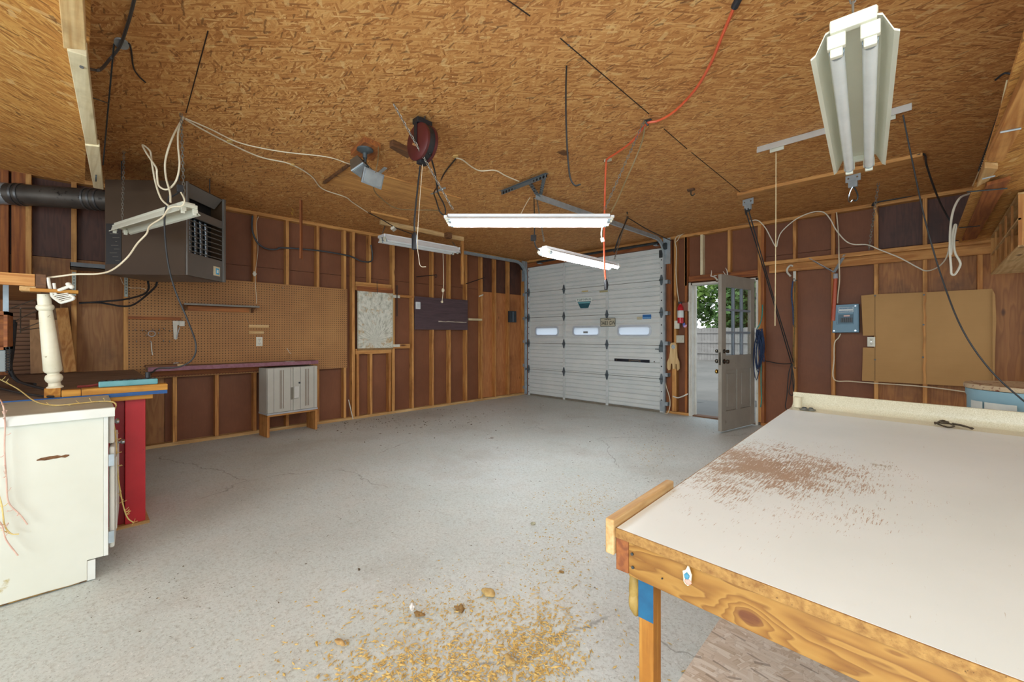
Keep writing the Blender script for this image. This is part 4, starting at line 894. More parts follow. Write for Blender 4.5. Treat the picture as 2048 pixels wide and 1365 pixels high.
# window covering
wc = NT('pearly_film'); co = wc.co(); cc = wc.n('SeparateXYZ', {0: co})
zc_ = wc.math('SUBTRACT', cc.outputs[2], .12); rad = wc.n('VectorMath', {0: co, 1: (0, 0, .1)}, operation='SUBTRACT').outputs[0]
ang = wc.math('ARCTAN2', cc.outputs[1], zc_); ln = wc.n('VectorMath', {0: rad}, operation='LENGTH').outputs['Value']
f = wc.noise(wc.n('CombineXYZ', {0: wc.math('MULTIPLY', ang, 5.0), 1: wc.math('MULTIPLY', ln, 5.0)}).outputs[0], 2.2, 5, .65)
g = wc.noise(co, 6, 5, .7)
col = wc.ramp(f, [(.3, '8f8d7c'), (.45, 'c4c3b2'), (.6, 'e0ded0'), (.75, 'aaa28a')])
col = wc.mix(wc.ramp(g, [(.55, 0.0), (.66, .8)]), col, 'b58a3c'); col = wc.mix(wc.ramp(wc.noise(co, 9, 4, .7), [(.6, 0.0), (.72, .7)]), col, 'eef0ea')
wc.base(col).rough(.32); wc.bump(f, .5, .02)
wy0, wy1 = yx(714), yx(785); z0 = zx(750, 696.5); z1 = zx(750, 585)
cv = thing('window_cover', (XF, (wy0+wy1)/2, z0), 'pearly crinkled film panel closing the old window opening', 'window cover')
MB().box((XF+.006, wy0, z0), (XF+.016, wy1, z1)).build('film', wc.m, cv)
for a, b in ((wy0, wy0+.012), (wy1-.012, wy1)): MB().box((XF+.0162, a, z0), (XF+.022, b, z1)).build('edge_strip', plain('film_edge', 'a9a48e', 'c2bda6', .5, 0, 30, 0, '7a6230', .6), cv)
MB().box((XF+.006, wy0-.01, z1+.002), (XF+.018, wy1, z1+.075)).build('top_board', wood('red', 'y'), cv)
MB().box((XF+.006, wy0, z0-.028), (XF+.02, wy1, z0-.002)).build('bottom_lip', plain('frayed_tan', '7d5a34', '9b7a4c', .8, 0, 40), cv)
m = MB(); y = wy0+.36*(wy1-wy0)+.1; m.tube([V((XF+.022, y, z1+.17)), V((XF+.024, y, z1+.08)), V((XF+.026, y+.005, z1-.02))], .004, 6); m.build('pull_wire', DARKST, cv)
for pz in ((590, 'upper'), (689, 'lower')):
    a = onx(784, pz[0]+3, XF+.008); solo('strap_plate', MB().box((XF+.0075, a.y, a.z-.022), (XF+.0125, a.y+.14, a.z+.022)), plain('chipped_white', 'c9c6b8', 'ded9c8', .5, 0, 30, 0, '8a6a40', .6), 'chipped white strap plate on the %s blocking by the film panel' % pz[0], 'plate') if 0 else solo('strap_plate', MB().box((XF+.0075, a.y, a.z-.022), (XF+.0125, a.y+.14, a.z+.022)), plain('chipped_white', 'c9c6b8', 'ded9c8', .5, 0, 30, 0, '8a6a40', .6), 'chipped white strap plate at the %s corner of the film panel' % pz[1], 'plate')
a, b = onx(794, 571, XF+.02), onx(794, 633, XF+.02); solo('hanging_strip', MB().beam(V((XF+.02, b.y, a.z)), V((XF+.02, b.y, b.z)), .012, .006), BLACK, 'thin black strip hanging between the film panel and dark board', 'strip')
# dark board with thermostat
DB = NT('dark_plum_board'); co = DB.co(); v = DB.map(co, (5, .8, 14)); f = DB.noise(v, 4, 5, .7)
DB.base(DB.mix(DB.ramp(DB.noise(co, 7, 5, .7), [(.64, 0.0), (.72, .7)]), DB.ramp(f, [(.3, '3f2f33'), (.7, '5b4549')]), '7a4634')).rough(.5)
db = thing('dark_board', (XF, yx(880), zx(880, 660)), 'dark plum-brown board with a pale scratch nailed across the studs', 'board')
dy0, dy1 = yx(828), yx(934); dz0, dz1 = zx(880, 660), zx(880, 597)
MB().box((XF+.008, dy0, dz0), (XF+.022, dy1, dz1)).build('board', DB.m, db, bevel=.002)
m = MB(); sy = dy0+.42*(dy1-dy0); n = 12; rg = random.Random(2)
pts = [(XF+.0225, sy+(dy1-.03-sy)*i/n, dz0+.145+rg.uniform(0, .008)) for i in range(n+1)]+[(XF+.0225, sy+(dy1-.03-sy)*i/n, dz0+.14-rg.uniform(0, .008)) for i in range(n, -1, -1)]
m.prism(pts, (.0008, 0, 0)); m.build('scratch', plain('bare_scratch', 'c9bfae', 'b3a48c', .8), db)
p = onx(835.5, 611.5, XF+.03); tb = thing('thermostat', p-Z*.06, 'small white thermostat box on the dark plum-brown board', 'thermostat')
MB().box((XF+.0225, p.y-.042, p.z-.06), (XF+.05, p.y+.042, p.z+.06)).build('case', plain('white_case', 'e2e4e4', 'd3d6d6', .4), tb, bevel=.005)
m = MB()
for k in range(5): m.box((XF+.0503, p.y-.025, p.z-.03+k*.014), (XF+.0512, p.y+.03, p.z-.026+k*.014))
m.build('vent_lines', plain('vent_grey', '9a9d9e', 'a9acad'), tb)
p = onx(1024, 634, XF+.02); bb_ = thing('wall_box', p-Z*.12, 'black metal box with pale face on the stud near the garage door', 'box')
MB().box((XF+.001, p.y-.10, p.z-.115), (XF+.05, p.y+.10, p.z+.115)).build('case', plain('blue_black', '23292f', '2c343b', .4), bb_, bevel=.004)
MB().box((XF+.0503, p.y-.02, p.z-.1), (XF+.054, p.y+.02, p.z+.1)).build('face_strip', plain('slate', '46525a', '52606a', .4), bb_)
# conduit on the studs
XC = XF+.022
solo('black_conduit', MB().tube([onx(505, 432, XC), onx(504, 455, XC), onx(508, 472, XC), onx(517, 488, XC), onx(534, 498, XC), onx(553, 499, XC), onx(567, 496, XC), onx(640, 502, XC), onx(693, 511, XC), onx(706, 515, XC), onx(724, 523, XC), onx(742, 523, XC), onx(745, 510, XC), onx(742, 490, XC)], .011, 10), plain('conduit', '33383c', '42484d', .4), 'black plastic conduit snaking across the studs over the pegboard', 'conduit', smooth=True)
for i, (px, py) in enumerate(((509, 548),)):
    p = onx(px, py, XF+.012); solo('cable_clip', MB().ring(p, X, .018, .005, 14, 6).box(p+V((-.01, -.012, -.03)), p+V((.004, .012, .03))), IVORY, 'white cable clip on the stud above the pegboard', 'clip')
solo('stud_wire', MB().tube([onx(517, 433, XF+.006), onx(513, 450, XF+.006), onx(516, 500, XF+.006), onx(511, 542, XF+.006), onx(511, 570, XP+.004), onx(513, 600, XP+.01), onx(512, 608, XP+.03)], .003, 6), CORDWHT, 'cream wire running down the stud to the pegboard shelf', 'wire')
# wall rods
for a, b, lab in (((833, 554), (872, 550), 'black rod hook sticking out over the dark plum-brown board'), ((932, 568), (968, 556), 'black rod hook sticking out nearer the garage door')):
    p = onx(*a, XF+.005); e = pd(b[0], b[1], (p-EYE).dot(V((-ST, CT, 0)))-.25)
    m = MB().tube([p, e], .007, 6, 0).ring(e+Z*-.02, Y, .025, .004, 14, 5); solo('rod_hook', m, BLACK, lab, 'hook')
# hanging stick
tp, bt = onz(602, 400, CEIL-.001), pd(604, 518, 4.92)
solo('hanging_stick', MB().beam(tp+V((0, 0, 0)), V((tp.x, tp.y, bt.z)), .045, .018, V((.7, .7, 0))), wood('red', 'z'), 'reddish wooden stick hanging straight down from the ceiling', 'stick', bevel=.002)
# hung wooden rail with a drop post, ceiling boards
p0, p1 = onx(762, 441, -5.3), onx(928, 482, -5.3)
hr = thing('hung_rail', (-5.3, (p0.y+p1.y)/2, 2.77), 'pine rail under the ceiling with a thin drop post', 'rail')
MB().box((-5.34, p0.y, 2.755), (-5.30, p1.y, CEIL-.001)).build('rail', wood('pale', 'y'), hr, bevel=.002)
MB().box((-5.335, p1.y-.04, 2.06), (-5.30, p1.y, 2.754)).build('drop_post', wood('stud', 'z'), hr, bevel=.002)
MB().box((-5.30, p0.y+1.05, 2.735), (-5.22, p0.y+1.14, CEIL-.002)).build('block', wood('dark', 'x'), hr, bevel=.002)
a = [onz(738, 432, CEIL-.02), onz(742, 425, CEIL-.02), onz(817, 441, CEIL-.02), onz(817, 450, CEIL-.02)]
solo('ceiling_cleat', MB().prism(a, (0, 0, .019)), wood('stud', 'y'), 'flat pine cleat on the ceiling near the wall-side lamp', 'cleat')
a = [onz(653, 368, CEIL-.012), onz(697, 331, CEIL-.012), onz(922, 398, CEIL-.012), onz(872, 419, CEIL-.012)]
cp = solo('ceiling_plank', MB().prism(a, (0, 0, .011)), wood('stud', 'y'), 'wide streaky plank fixed flat to the ceiling behind the flood light', 'plank')
for nm, q4, h, lab in (('ceiling_block', ((779, 296), (786, 291), (822, 308), (816, 318)), .05, 'wood block on the ceiling between the flood light and red reel'), ):
    solo(nm, MB().prism(quadz(q4, CEIL-h), (0, 0, h-.001)), wood('dark', 'y'), lab, 'block', bevel=.002)
solo('yellow_wire_hook', MB().tube([onz(582, 417, CEIL-.005), onz(586, 420, CEIL-.04), onz(585, 430, CEIL-.06), onz(583, 425, CEIL-.03)], .004, 6), plain('yellow_wire', 'b98a2a', 'cf9f3a', .5), 'small yellow wire hook in the ceiling near the heater', 'hook')
# ================================================================ fluorescent shop lights
ENAM = plain('cream_enamel', 'd3d1bd', 'dddbc9', .4, .05, 3, 0, 'aba78c', .7)
WHEN = plain('white_enamel', 'd8dadb', 'e6e7e8', .35)
TUBE_OFF = plain('tube_glass_unlit', 'd9dcda', 'e4e6e4', .15)
TUBE_ON = emit('tube_glass_lit', 'f3faff', 30.0)
def shoplight(p0, p1, label, lit, mt, wid=.26, name='shop_light', roll=0.0, tubes=True, k_=.055, cap=.17, sc_=1.0):
    """two-tube lamp from near end p0 to far end p1 (points on the tube axis line), reflector above"""
    p0, p1 = V(p0), V(p1); d = (p1-p0).normalized(); s = d.cross(Z).normalized(); u = s.cross(d).normalized()
    if roll: R = Matrix.Rotation(roll, 3, d); s = R @ s; u = R @ u
    L = (p1-p0).length; th = thing(name, (p0+p1)/2, label, 'shop light', 'two-tube fluorescent shop lights')
    pr = [(-wid/2, -.012), (-wid/2+.012, -.004), (-wid*.32, .05), (-.03, .062), (.03, .062), (wid*.32, .05), (wid/2-.012, -.004), (wid/2, -.012)]
    if lit: pr = [(-.081, .008), (-.07, .018), (-.03, .05), (.03, .05), (.07, .018), (.081, .008)]
    pr = [(a, b*sc_) for a, b in pr]
    top = [(a, b+.006) for a, b in pr]; ring_ = pr+top[::-1]
    MB().prism([p0+s*a+u*b for a, b in ring_], d*L).build('reflector', mt, th, smooth=True, sharp=25)
    MB().obox((p0+p1)/2+u*(.062*sc_+.012), (d, s, u), (L, .09*sc_ if lit else .11*sc_, .022)).build('ballast_housing', mt, th, bevel=.004)
    MB().obox(p0+u*.055*sc_-d*.012, (d, s, u), (.024, cap*sc_, .036*sc_)).build('end_cap', mt, th, bevel=.003); MB().obox(p1+u*.055*sc_+d*.012, (d, s, u), (.024, cap*sc_, .036*sc_)).build('end_cap', mt, th, bevel=.003)
    for k in (-1, 1):
        for e, sg in ((p0, 1), (p1, -1)):
            m = MB(); c = e+s*k*k_+d*sg*.004+u*.006; m.obox(c+u*.0, (d, s, u), (.018, .03*sc_, .062*sc_)); m.obox(c-d*sg*.006+u*.012*sc_, (d, s, u), (.02, .044*sc_, .04*sc_)); m.build('socket', plain('socket_cream', 'cfcbb8', 'dad6c4', .4), th, bevel=.003)
        if tubes:
            a = p0+s*k*k_+d*.014; b = p1+s*k*k_-d*.014
            t = MB().cyl(a+d*.018, b-d*.018, .0185, 16).build('tube', TUBE_ON if lit else TUBE_OFF, th, smooth=True)
            for q, g in ((a, 1), (b, -1)): MB().cyl(q, q+d*g*.02, .019, 16).build('tube_end', GALV, t, smooth=True)
    return th
def hang(a, b, label, link=.03, r=.0024): return solo('lamp_chain', MB().chain(a, b, link, r), plain('chain_steel', '7a766c', '98948a', .4, .5), label, 'chain')
# centre lamp, lit
c0, c1 = pd(896, 447, 3.15), pd(1219, 450, 3.15); c0.z = c1.z = 2.085
shoplight(c0, c1, 'large lit shop light hanging level in the middle of the room', True, WHEN, .2, sc_=.6)
hang(onz(787, 208, CEIL), c0+V((0, 0, .1))+(c1-c0)*.03, 'steel chain slanting from the ceiling past the red reel to the lit lamp')
hang(onz(1289, 240, CEIL), c1+V((0, 0, .1))-(c1-c0)*.03, 'steel chain beside the orange cord hook holding the lit lamp end')
# rear lamp, lit
r0_, r1_ = pd(1088, 505, 3.80), pd(1229, 531, 4.67); r0_.z = r1_.z = 1.99
shoplight(r0_, r1_, 'smaller-looking lit shop light hung in front of the garage door', True, WHEN, .16, sc_=.6)
hang(onz(1074, 400, CEIL), r0_+V((0, 0, .1)), 'steel chain holding the near end of the garage door lamp')
hang(onz(1254, 433, CEIL-.02), r1_+V((0, 0, .1)), 'dark chain holding the far end of the garage door lamp')
# wall-side lamp, unlit
w0_, w1_ = pd(765, 483, 5.60), pd(911, 504, 6.44); w0_.z = w1_.z = 2.50
shoplight(w0_, w1_, 'unlit white shop light hung near the stud wall above the dark board', False, WHEN, .24)
hang(onz(770, 452, CEIL), w0_+V((0, 0, .095)), 'short chain at the near end of the unlit wall-side lamp'); hang(onz(905, 484, CEIL), w1_+V((0, 0, .095)), 'short chain at the far end of the unlit wall-side lamp')
# lamp before the heater, unlit
h0_, h1_ = pd(378, 425, 2.95), pd(240, 464, 3.52); h0_.z = h1_.z = 2.105
shoplight(h0_, h1_, 'unlit shop light without tubes hanging in front of the brown heater', False, ENAM, .14, tubes=False, sc_=.72, k_=.035, cap=.12)
hang(onz(362, 226, CEIL), h0_+V((0, 0, .1))+(h1_-h0_)*.06, 'steel chain with cream cords holding the lamp by the heater'); hang(onz(248, 302, CEIL), h1_+V((0, 0, .1))-(h1_-h0_)*.04, 'steel chain at the heater holding the far lamp end')
# big lamp overhead, unlit
g0_, g1_ = pd(1706, 82, 1.22), pd(1718, 337, 2.13); g0_.z = g1_.z = 2.09
shoplight(g0_, g1_, 'big unlit cream shop light with two tubes over the worktable', False, ENAM, .2, k_=.038, cap=.105)
hang(g0_+V((0, 0, .085))-(g1_-g0_).normalized()*.01, V((g0_.x, g0_.y-.02, CEIL)), 'short chain above the unlit cream lamp near end'); hang(g1_+V((0, 0, .09)), V((g1_.x, g1_.y+.05, CEIL)), 'chain behind the unlit cream lamp far end')
# ================================================================ reel, flood light, cords under the ceiling
MAR = plain('maroon_enamel', '4c1c1a', '5a2523', .4, .1, 7, 0, '3c1815', .68)
rc = pd(845, 287, 3.06); ra = V((-.30, -.95, 0)).normalized(); ra = (ray(845, 287)*-1); ra.z = 0; ra.normalize(); Rm = Matrix.Rotation(math.radians(-56), 3, 'Z'); ra = Rm @ ra
rl = thing('cord_reel', rc-Z*.14, 'maroon cord reel hanging from a ceiling hook', 'cord reel')
MB().lathe(rc-ra*.055, ra, [(0, .02), (0, .115), (.012, .132), (.03, .132), (.034, .118)], 32).build('rear_disc', MAR, rl, smooth=True)
MB().lathe(rc+ra*.055, -ra, [(0, .02), (0, .115), (.012, .132), (.03, .132), (.034, .118)], 32).build('front_disc', MAR, rl, smooth=True)
MB().lathe(rc-ra*.03, ra, [(0, .06), (0, .122), (.012, .127), (.03, .122), (.048, .127), (.06, .122), (.06, .06)], 32).build('wound_cord', CORDBLK, rl, smooth=True)
sdv = ra.cross(Z).normalized()
MB().obox(rc+ra*.059+Z*.06, (sdv, ra, Z), (.035, .004, .17)).build('strap', BLACK, rl, bevel=.001)
MB().obox(rc+Z*.145, (sdv, ra, Z), (.07, .125, .04)).build('bracket', BLACK, rl, bevel=.004)
MB().ring(rc+Z*.182, sdv, .014, .004, 12, 6).tube([rc+Z*.19, V((rc.x, rc.y, CEIL-.03)), V((rc.x+.03, rc.y, CEIL-.03)), V((rc.x+.03, rc.y, CEIL-.001))], .004, 6, 0).build('hook', DARKST, rl)
MB().obox(rc+ra*.0615-Z*.03, ((sdv+Z*.55).normalized(), ra, (Z-sdv*.55).normalized()), (.075, .002, .016)).build('label_strip', plain('tan_tape', '9c6a40', 'b07d50', .6), rl)
MB().obox(rc-Z*.14, (sdv, ra, Z), (.05, .07, .025)).build('cord_guide', BLACK, rl, bevel=.003)
# drop light
e0 = rc-Z*.155+sdv*.03; hb = pd(829, 500, 3.06); ht_ = pd(829, 468, 3.06)
dl_ = thing('drop_light', hb, 'black drop light handle dangling on the red reel cord', 'drop light')
MB().tube([e0, V((e0.x, e0.y, 2.3)).lerp(pd(829, 400, 3.06), .6), pd(829, 440, 3.06), ht_+Z*.02], .0065, 8).build('cable', CORDBLK, dl_, smooth=True)
MB().lathe(hb, Z, [(0, .014), (.004, .02), (.10, .02), (.115, .014), (.125, .009)], 14).build('handle', BLACK, dl_, smooth=True)
solo('pull_string', MB().tube([rc-Z*.15, pd(835, 470, 3.06), pd(838, 520, 3.06), pd(842, 533, 3.06), pd(852, 534, 3.06)], .0022, 5), CORDWHT, 'thin string with bent wire tip beside the drop light', 'string')
solo('reel_feed_cable', MB().tube([rc-Z*.10-sdv*.09, pd(870, 345, 3.25), pd(876, 385, 3.5), pd(886, 405, 3.7), pd(891, 420, 3.8), pd(889, 430, 3.8), pd(880, 424, 3.75), pd(872, 400, 3.8), pd(868, 385, 3.95), onz(876, 372, CEIL-.01), onz(890, 345, CEIL-.01), onz(912, 317, CEIL-.01)], .006, 8), CORDBLK, 'black feed cord looping from the maroon reel to the ceiling', 'cord', smooth=True)
m = MB().tube([onz(912, 316, CEIL-.01), onz(925, 320, CEIL-.008), onz(945, 335, CEIL-.008), onz(962, 342, CEIL-.008), onz(990, 341, CEIL-.008), onz(1012, 352, CEIL-.008), onz(1038, 363, CEIL-.008)], .006, 8)
solo('ceiling_cable', m, CORDWHT, 'white cord along the ceiling from the reel to the punched angle', 'cord', smooth=True)
m = MB().tube([onz(370, 238, CEIL-.008), onz(400, 256, CEIL-.008), onz(455, 285, CEIL-.006), onz(520, 314, CEIL-.008), onz(580, 328, CEIL-.006), onz(622, 352, CEIL-.008), onz(645, 378, CEIL-.008), onz(690, 394, CEIL-.008), onz(705, 405, CEIL-.008), onz(735, 425, CEIL-.025)], .006, 8)
solo('ceiling_cable', m, CORDWHT, 'long white cord stapled across the ceiling from the heater lamp', 'cord', smooth=True)
m = MB().tube([onz(371, 237, CEIL-.008), onz(420, 258, CEIL-.008), onz(480, 286, CEIL-.006), onz(560, 303, CEIL-.008), onz(640, 312, CEIL-.008), onz(670, 318, CEIL-.008), onz(692, 326, CEIL-.02), pd(706, 330, 3.5)], .005, 8)
solo('ceiling_cable', m, CORDWHT, 'thinner cream cord running along the ceiling to the flood light', 'cord', smooth=True)
m = MB().tube([onz(737, 426, CEIL-.028), onz(765, 440, CEIL-.04), pd(790, 455, 5.3), pd(812, 464, 5.0), pd(829, 470, 4.2)], .006, 8); solo('lamp_lead', m, CORDBLK, 'black lead joining the ceiling cord to the wall-side lamp', 'cord', smooth=True)
for px, py, lab in ((460, 284, 'paper tag clip on the long ceiling cord, nearer the heater'), (585, 331, 'paper tag clip on the long ceiling cord, nearer the flood light'), (911, 314, 'paper tag clip where the reel cord meets the ceiling')):
    p = onz(px, py, CEIL-.01); m = MB(); m.prism([p+V((.03*x, .03*y, 0)) for x, y in ((-1, -.4), (.2, -.8), (1, .1), (.5, .6), (-.6, .5))], (0, 0, .009)); solo('cord_clip', m, plain('tag_paper', 'c9a25c', 'dab774', .7), lab, 'clip')
solo('plug_adapter', MB().obox(pd(787, 458, 5.2), (V((.6, .6, .5)).normalized(), V((-.7, .7, 0)), V((-.35, -.35, .86)).normalized()), (.05, .1, .03)), WPT, 'white plug adapter on the lead above the wall-side lamp', 'plug', bevel=.004)
# cords hanging at the heater lamp
lp0 = onz(367, 234, CEIL-.004)
m = MB().tube([lp0, pd(357, 262, 2.98), pd(356, 290, 2.95), pd(359, 330, 2.92), pd(352, 362, 2.92), pd(335, 379, 2.9), pd(318, 372, 2.9), pd(314, 350, 2.9), pd(312, 335, 2.9), pd(294, 308, 2.95), pd(285, 290, 3.0), pd(300, 302, 2.98), pd(303, 320, 2.95), pd(311, 365, 2.92), pd(322, 397, 2.9), pd(337, 412, 2.88)], .006, 8)
m.tube([lp0, pd(345, 275, 2.95), pd(331, 320, 2.92), pd(332, 355, 2.9), pd(340, 385, 2.88), pd(341, 405, 2.86)], .006, 8)
solo('cord_loops', m, CORDWHT, 'cream cord hanging in loops in front of the brown heater', 'cord', smooth=True)
solo('cream_cable', MB().tube([pd(362, 385, 2.86), pd(369, 400, 2.84), pd(364, 412, 2.84), pd(346, 414, 2.82), pd(335, 420, 2.82), pd(325, 435, 2.8), pd(300, 452, 2.75), pd(293, 468, 2.72), pd(275, 487, 2.7), pd(255, 515, 2.65), pd(225, 540, 2.6), pd(195, 548, 2.55), pd(150, 549, 2.5), pd(100, 555, 2.46), pd(60, 554, 2.44), pd(35, 551, 2.42), pd(8, 558, 2.4), pd(-15, 562, 2.4)], .0052, 8), CORDWHT, 'long cream cord drooping from the heater lamp to the overhead shelf', 'cord', smooth=True)
pk = pd(360, 378, 2.9); solo('black_plug', MB().obox(pk, (X, Y, Z), (.035, .035, .05)).tube([pk-Z*.02, pd(350, 390, 2.92), pd(338, 397, 2.95)], .006, 6), BLACK, 'black plug joined to the cream cord loops', 'plug', bevel=.004)
# flood light
fb = onz(730, 297, CEIL-.04)
fl_ = thing('flood_light', fb-Z*.3, 'twin head flood light on a wooden ceiling block', 'flood light')
MB().prism(quadz(((701, 311), (728, 284), (761, 297), (747, 322)), CEIL-.045), (0, 0, .044)).build('mounting_block', wood('red', 'x'), fl_, bevel=.002)
p = fb-Z*.006; MB().lathe(p, -Z, [(0, .065), (.012, .065), (.03, .035), (.035, .018), (.075, .018)], 20).build('canopy', plain('grey_cast', '596266', '6d777b', .4, .6), fl_, smooth=True)
FLH = plain('bronze_housing', '5a5044', '6a6054', .5, .3)
def head(c, fwd, w, h, dp, gl):
    d, s, u = frame(fwd); c = V(c); m = MB()
    a = [c+s*x*w*.25+u*y*h*.3-d*dp for x, y in ((-1, -1), (1, -1), (1, 1), (-1, 1))]; b = [c+s*x*w/2+u*y*h/2 for x, y in ((-1, -1), (1, -1), (1, 1), (-1, 1))]
    m.add(a+b, [(0, 1, 2, 3), (0, 1, 5, 4), (1, 2, 6, 5), (2, 3, 7, 6), (3, 0, 4, 7), (4, 5, 6, 7)]); hd = m.build('lamp_head', FLH, fl_)
    m = MB(); m.obox(c+d*.006, (s, u, d), (w, h, .012)); m.build('bezel', GALV, hd, bevel=.002); m = MB(); m.obox(c+d*.0135, (s, u, d), (w*.86, h*.8, .002)); m.build('lens', gl, hd)
    return hd
LENS = plain('frosted_lens', '8d9496', 'a5abad', .15)
f1, f2 = pd(724, 340, 3.46), pd(745, 357, 3.4)
head(f1, V((.35, .25, -.75)), .17, .12, .1, LENS); head(f2, V((.75, .2, -.25)), .2, .12, .07, LENS)
MB().tube([p-Z*.075, p-Z*.12, (f1+f2)/2+Z*.06], .014, 8, 0).tube([(f1+f2)/2+Z*.06, f1+V((-.03, 0, .05))], .012, 8, 0).tube([(f1+f2)/2+Z*.06, f2+V((-.05, 0, .02))], .012, 8, 0).build('arms', DARKST, fl_)
solo('flood_lead', MB().tube([onz(757, 288, CEIL-.008), pd(756, 320, 3.4), pd(750, 350, 3.4), pd(747, 375, 3.5), pd(757, 392, 3.7), pd(790, 416, 3.9), pd(830, 420, 4.0), pd(872, 421, 3.95), pd(884, 426, 3.8)], .0045, 6), plain('brown_lead', '6a5436', '7c6644', .6), 'thin brown lead drooping from the flood light to the reel cord', 'cord', smooth=True)
a, b = onz(752, 352, CEIL-.01), onz(771, 336, CEIL-.01); solo('metal_strap', MB().beam(a, b, .03, .01), GALV, 'short galvanized strap on the ceiling behind the flood light', 'strap')
a, b = onz(862, 388, CEIL-.01), onz(890, 376, CEIL-.01); solo('metal_strap', MB().beam(a, b, .022, .01), GALV, 'galvanized strap on the ceiling holding the reel feed cord', 'strap')
a, b = onz(648, 366, CEIL-.014), onz(699, 329, CEIL-.014); solo('edge_shadow', MB().beam(a, b, .02, .024), wood('dark', 'y'), 'thin dark strip as shadow edge at the streaky plank end', 'batten')  # dark bar stands for the shadowed end edge of the plank
# ---- seams of the ceiling sheets (open dark joints)
SEAM = plain('open_joint', '241508', '2e1c0c', .9)
for i, (a, b) in enumerate((((1008, -5), (1060, 32)), ((1121, 77), (1298, 228)), ((1328, 258), (1374, 298)), ((1383, 305), (1482, 386)), ((416, 62), (372, 226)))):
    p, q_ = onz(*a, CEIL-.0015), onz(*b, CEIL-.0015); tag(MB().beam(p, q_, .0055, .0028).build('trim_%d' % (i+2), SEAM), kind='structure')
# ---- orange cord
ORG = plain('orange_cord', 'c9502a', 'd9623a', .45)
oc = thing('orange_extension_lead', onz(1300, 245, CEIL-.2), 'orange extension cord hooked along the ceiling and hanging by the lit lamp', 'cord')
MB().tube([onz(1471, 8, CEIL-.03), onz(1445, 70, CEIL-.03), onz(1420, 130, CEIL-.03), onz(1390, 180, CEIL-.03), onz(1350, 222, CEIL-.03), onz(1318, 241, CEIL-.03), onz(1296, 246, CEIL-.03), onz(1285, 258, CEIL-.03), onz(1262, 285, CEIL-.035), onz(1235, 305, CEIL-.03), onz(1215, 318, CEIL-.03), onz(1212, 328, CEIL-.05), pd(1210, 380, 3.9), pd(1209, 430, 3.9), pd(1208, 490, 3.9), pd(1209, 530, 3.9), pd(1211, 560, 3.9)], .0085, 8).build('cable', ORG, oc, smooth=True)
MB().lathe(pd(1212, 580, 3.9), Z, [(0, .012), (.004, .016), (.07, .017), (.085, .011), (.1, .009)], 12).build('socket', BLACK, oc, smooth=True)
MB().cyl(onz(1469, 14, CEIL-.03), onz(1482, -12, CEIL-.02), .017, 10).build('plug', BLACK, oc)
p = onz(1296, 240, CEIL); solo('cord_hook', MB().tube([p, p-Z*.03, p+V((.01, -.02, -.05)), p+V((.0, -.04, -.03))], .005, 6).box(p+V((-.025, -.012, -.006)), p+V((.025, .012, -.001))), DARKST, 'dark ceiling hook where the orange cord bends', 'hook')
p = onz(1216, 318, CEIL); solo('cord_hook', MB().box(p+V((-.03, -.015, -.022)), p+V((.03, .015, -.001))), plain('pale_clip', 'b9b39a', 'cac4ac', .6), 'pale clip where the orange cord drops from the ceiling', 'clip')
solo('lamp_cable', MB().tube([onz(1291, 243, CEIL-.012), pd(1285, 280, 3.2), pd(1270, 320, 3.3), pd(1250, 365, 3.3), pd(1235, 400, 3.25), pd(1222, 425, 3.2)], .0055, 8), plain('olive_cord', '7c6a48', '8d7a56', .55), 'olive cord hanging from the ceiling hook to the lit lamp', 'cord', smooth=True)
p = V((c1.x, c1.y, 0)); solo('hanging_socket', MB().tube([pd(1204, 455, 3.2), pd(1203, 468, 3.25), pd(1204, 478, 3.3)], .005, 6).cyl(pd(1204, 476, 3.3), pd(1206, 484, 3.3), .014, 10), IVORY, 'small white plug under the lit lamp end', 'plug')
m = MB().tube([onz(1137, 90, CEIL-.004), pd(1134, 110, 2.5), pd(1132, 170, 2.4), pd(1132, 230, 2.36), pd(1134, 290, 2.35), pd(1138, 340, 2.35), pd(1142, 360, 2.35), pd(1150, 371, 2.35), pd(1161, 369, 2.35)], .005, 6)
solo('dangling_wire', m, CORDBLK, 'black wire dangling alone from the ceiling joint', 'wire', smooth=True)
p = onz(1127, 307, CEIL-.012); solo('ceiling_scrap', MB().prism([p+V((x, y, 0)) for x, y in ((-.03, -.04), (.03, -.045), (.035, .03), (.0, .05), (-.03, .04))], (0, 0, .011)), plain('brown_scrap', '5f3a1c', '6e4824', .7), 'small brown scrap pinned to the ceiling beside the dangling wire', 'scrap')
for nm, a, b, lab in (('bungee_strap', (1254, 436), (1225, 505), ''), ):
    pass
solo('black_strap', MB().tube([onz(1254, 424, CEIL), onz(1255, 436, CEIL-.03), pd(1240, 470, 4.6), pd(1228, 505, 4.65)], .008, 6).tube([onz(1256, 436, CEIL-.03), pd(1300, 462, 5.4), pd(1343, 482, 6.2)], .006, 6), CORDBLK, 'black rubber strap tied between the ceiling and door track', 'strap')
solo('rear_lamp_plug', MB().tube([onz(1068, 395, CEIL-.02), pd(1069, 450, 3.75), pd(1069, 480, 3.75), pd(1072, 494, 3.78), pd(1080, 502, 3.8)], .0055, 6).obox(pd(1067, 476, 3.74), (X, Y, Z), (.04, .03, .05)), CORDBLK, 'black cord and plug feeding the garage door lamp', 'cord')
solo('white_string', MB().tube([pd(1060, 395, 4.3), pd(1050, 412, 4.2), pd(1042, 428, 4.1)], .004, 6), CORDWHT, 'short white cord end hanging at the punched angle', 'cord')
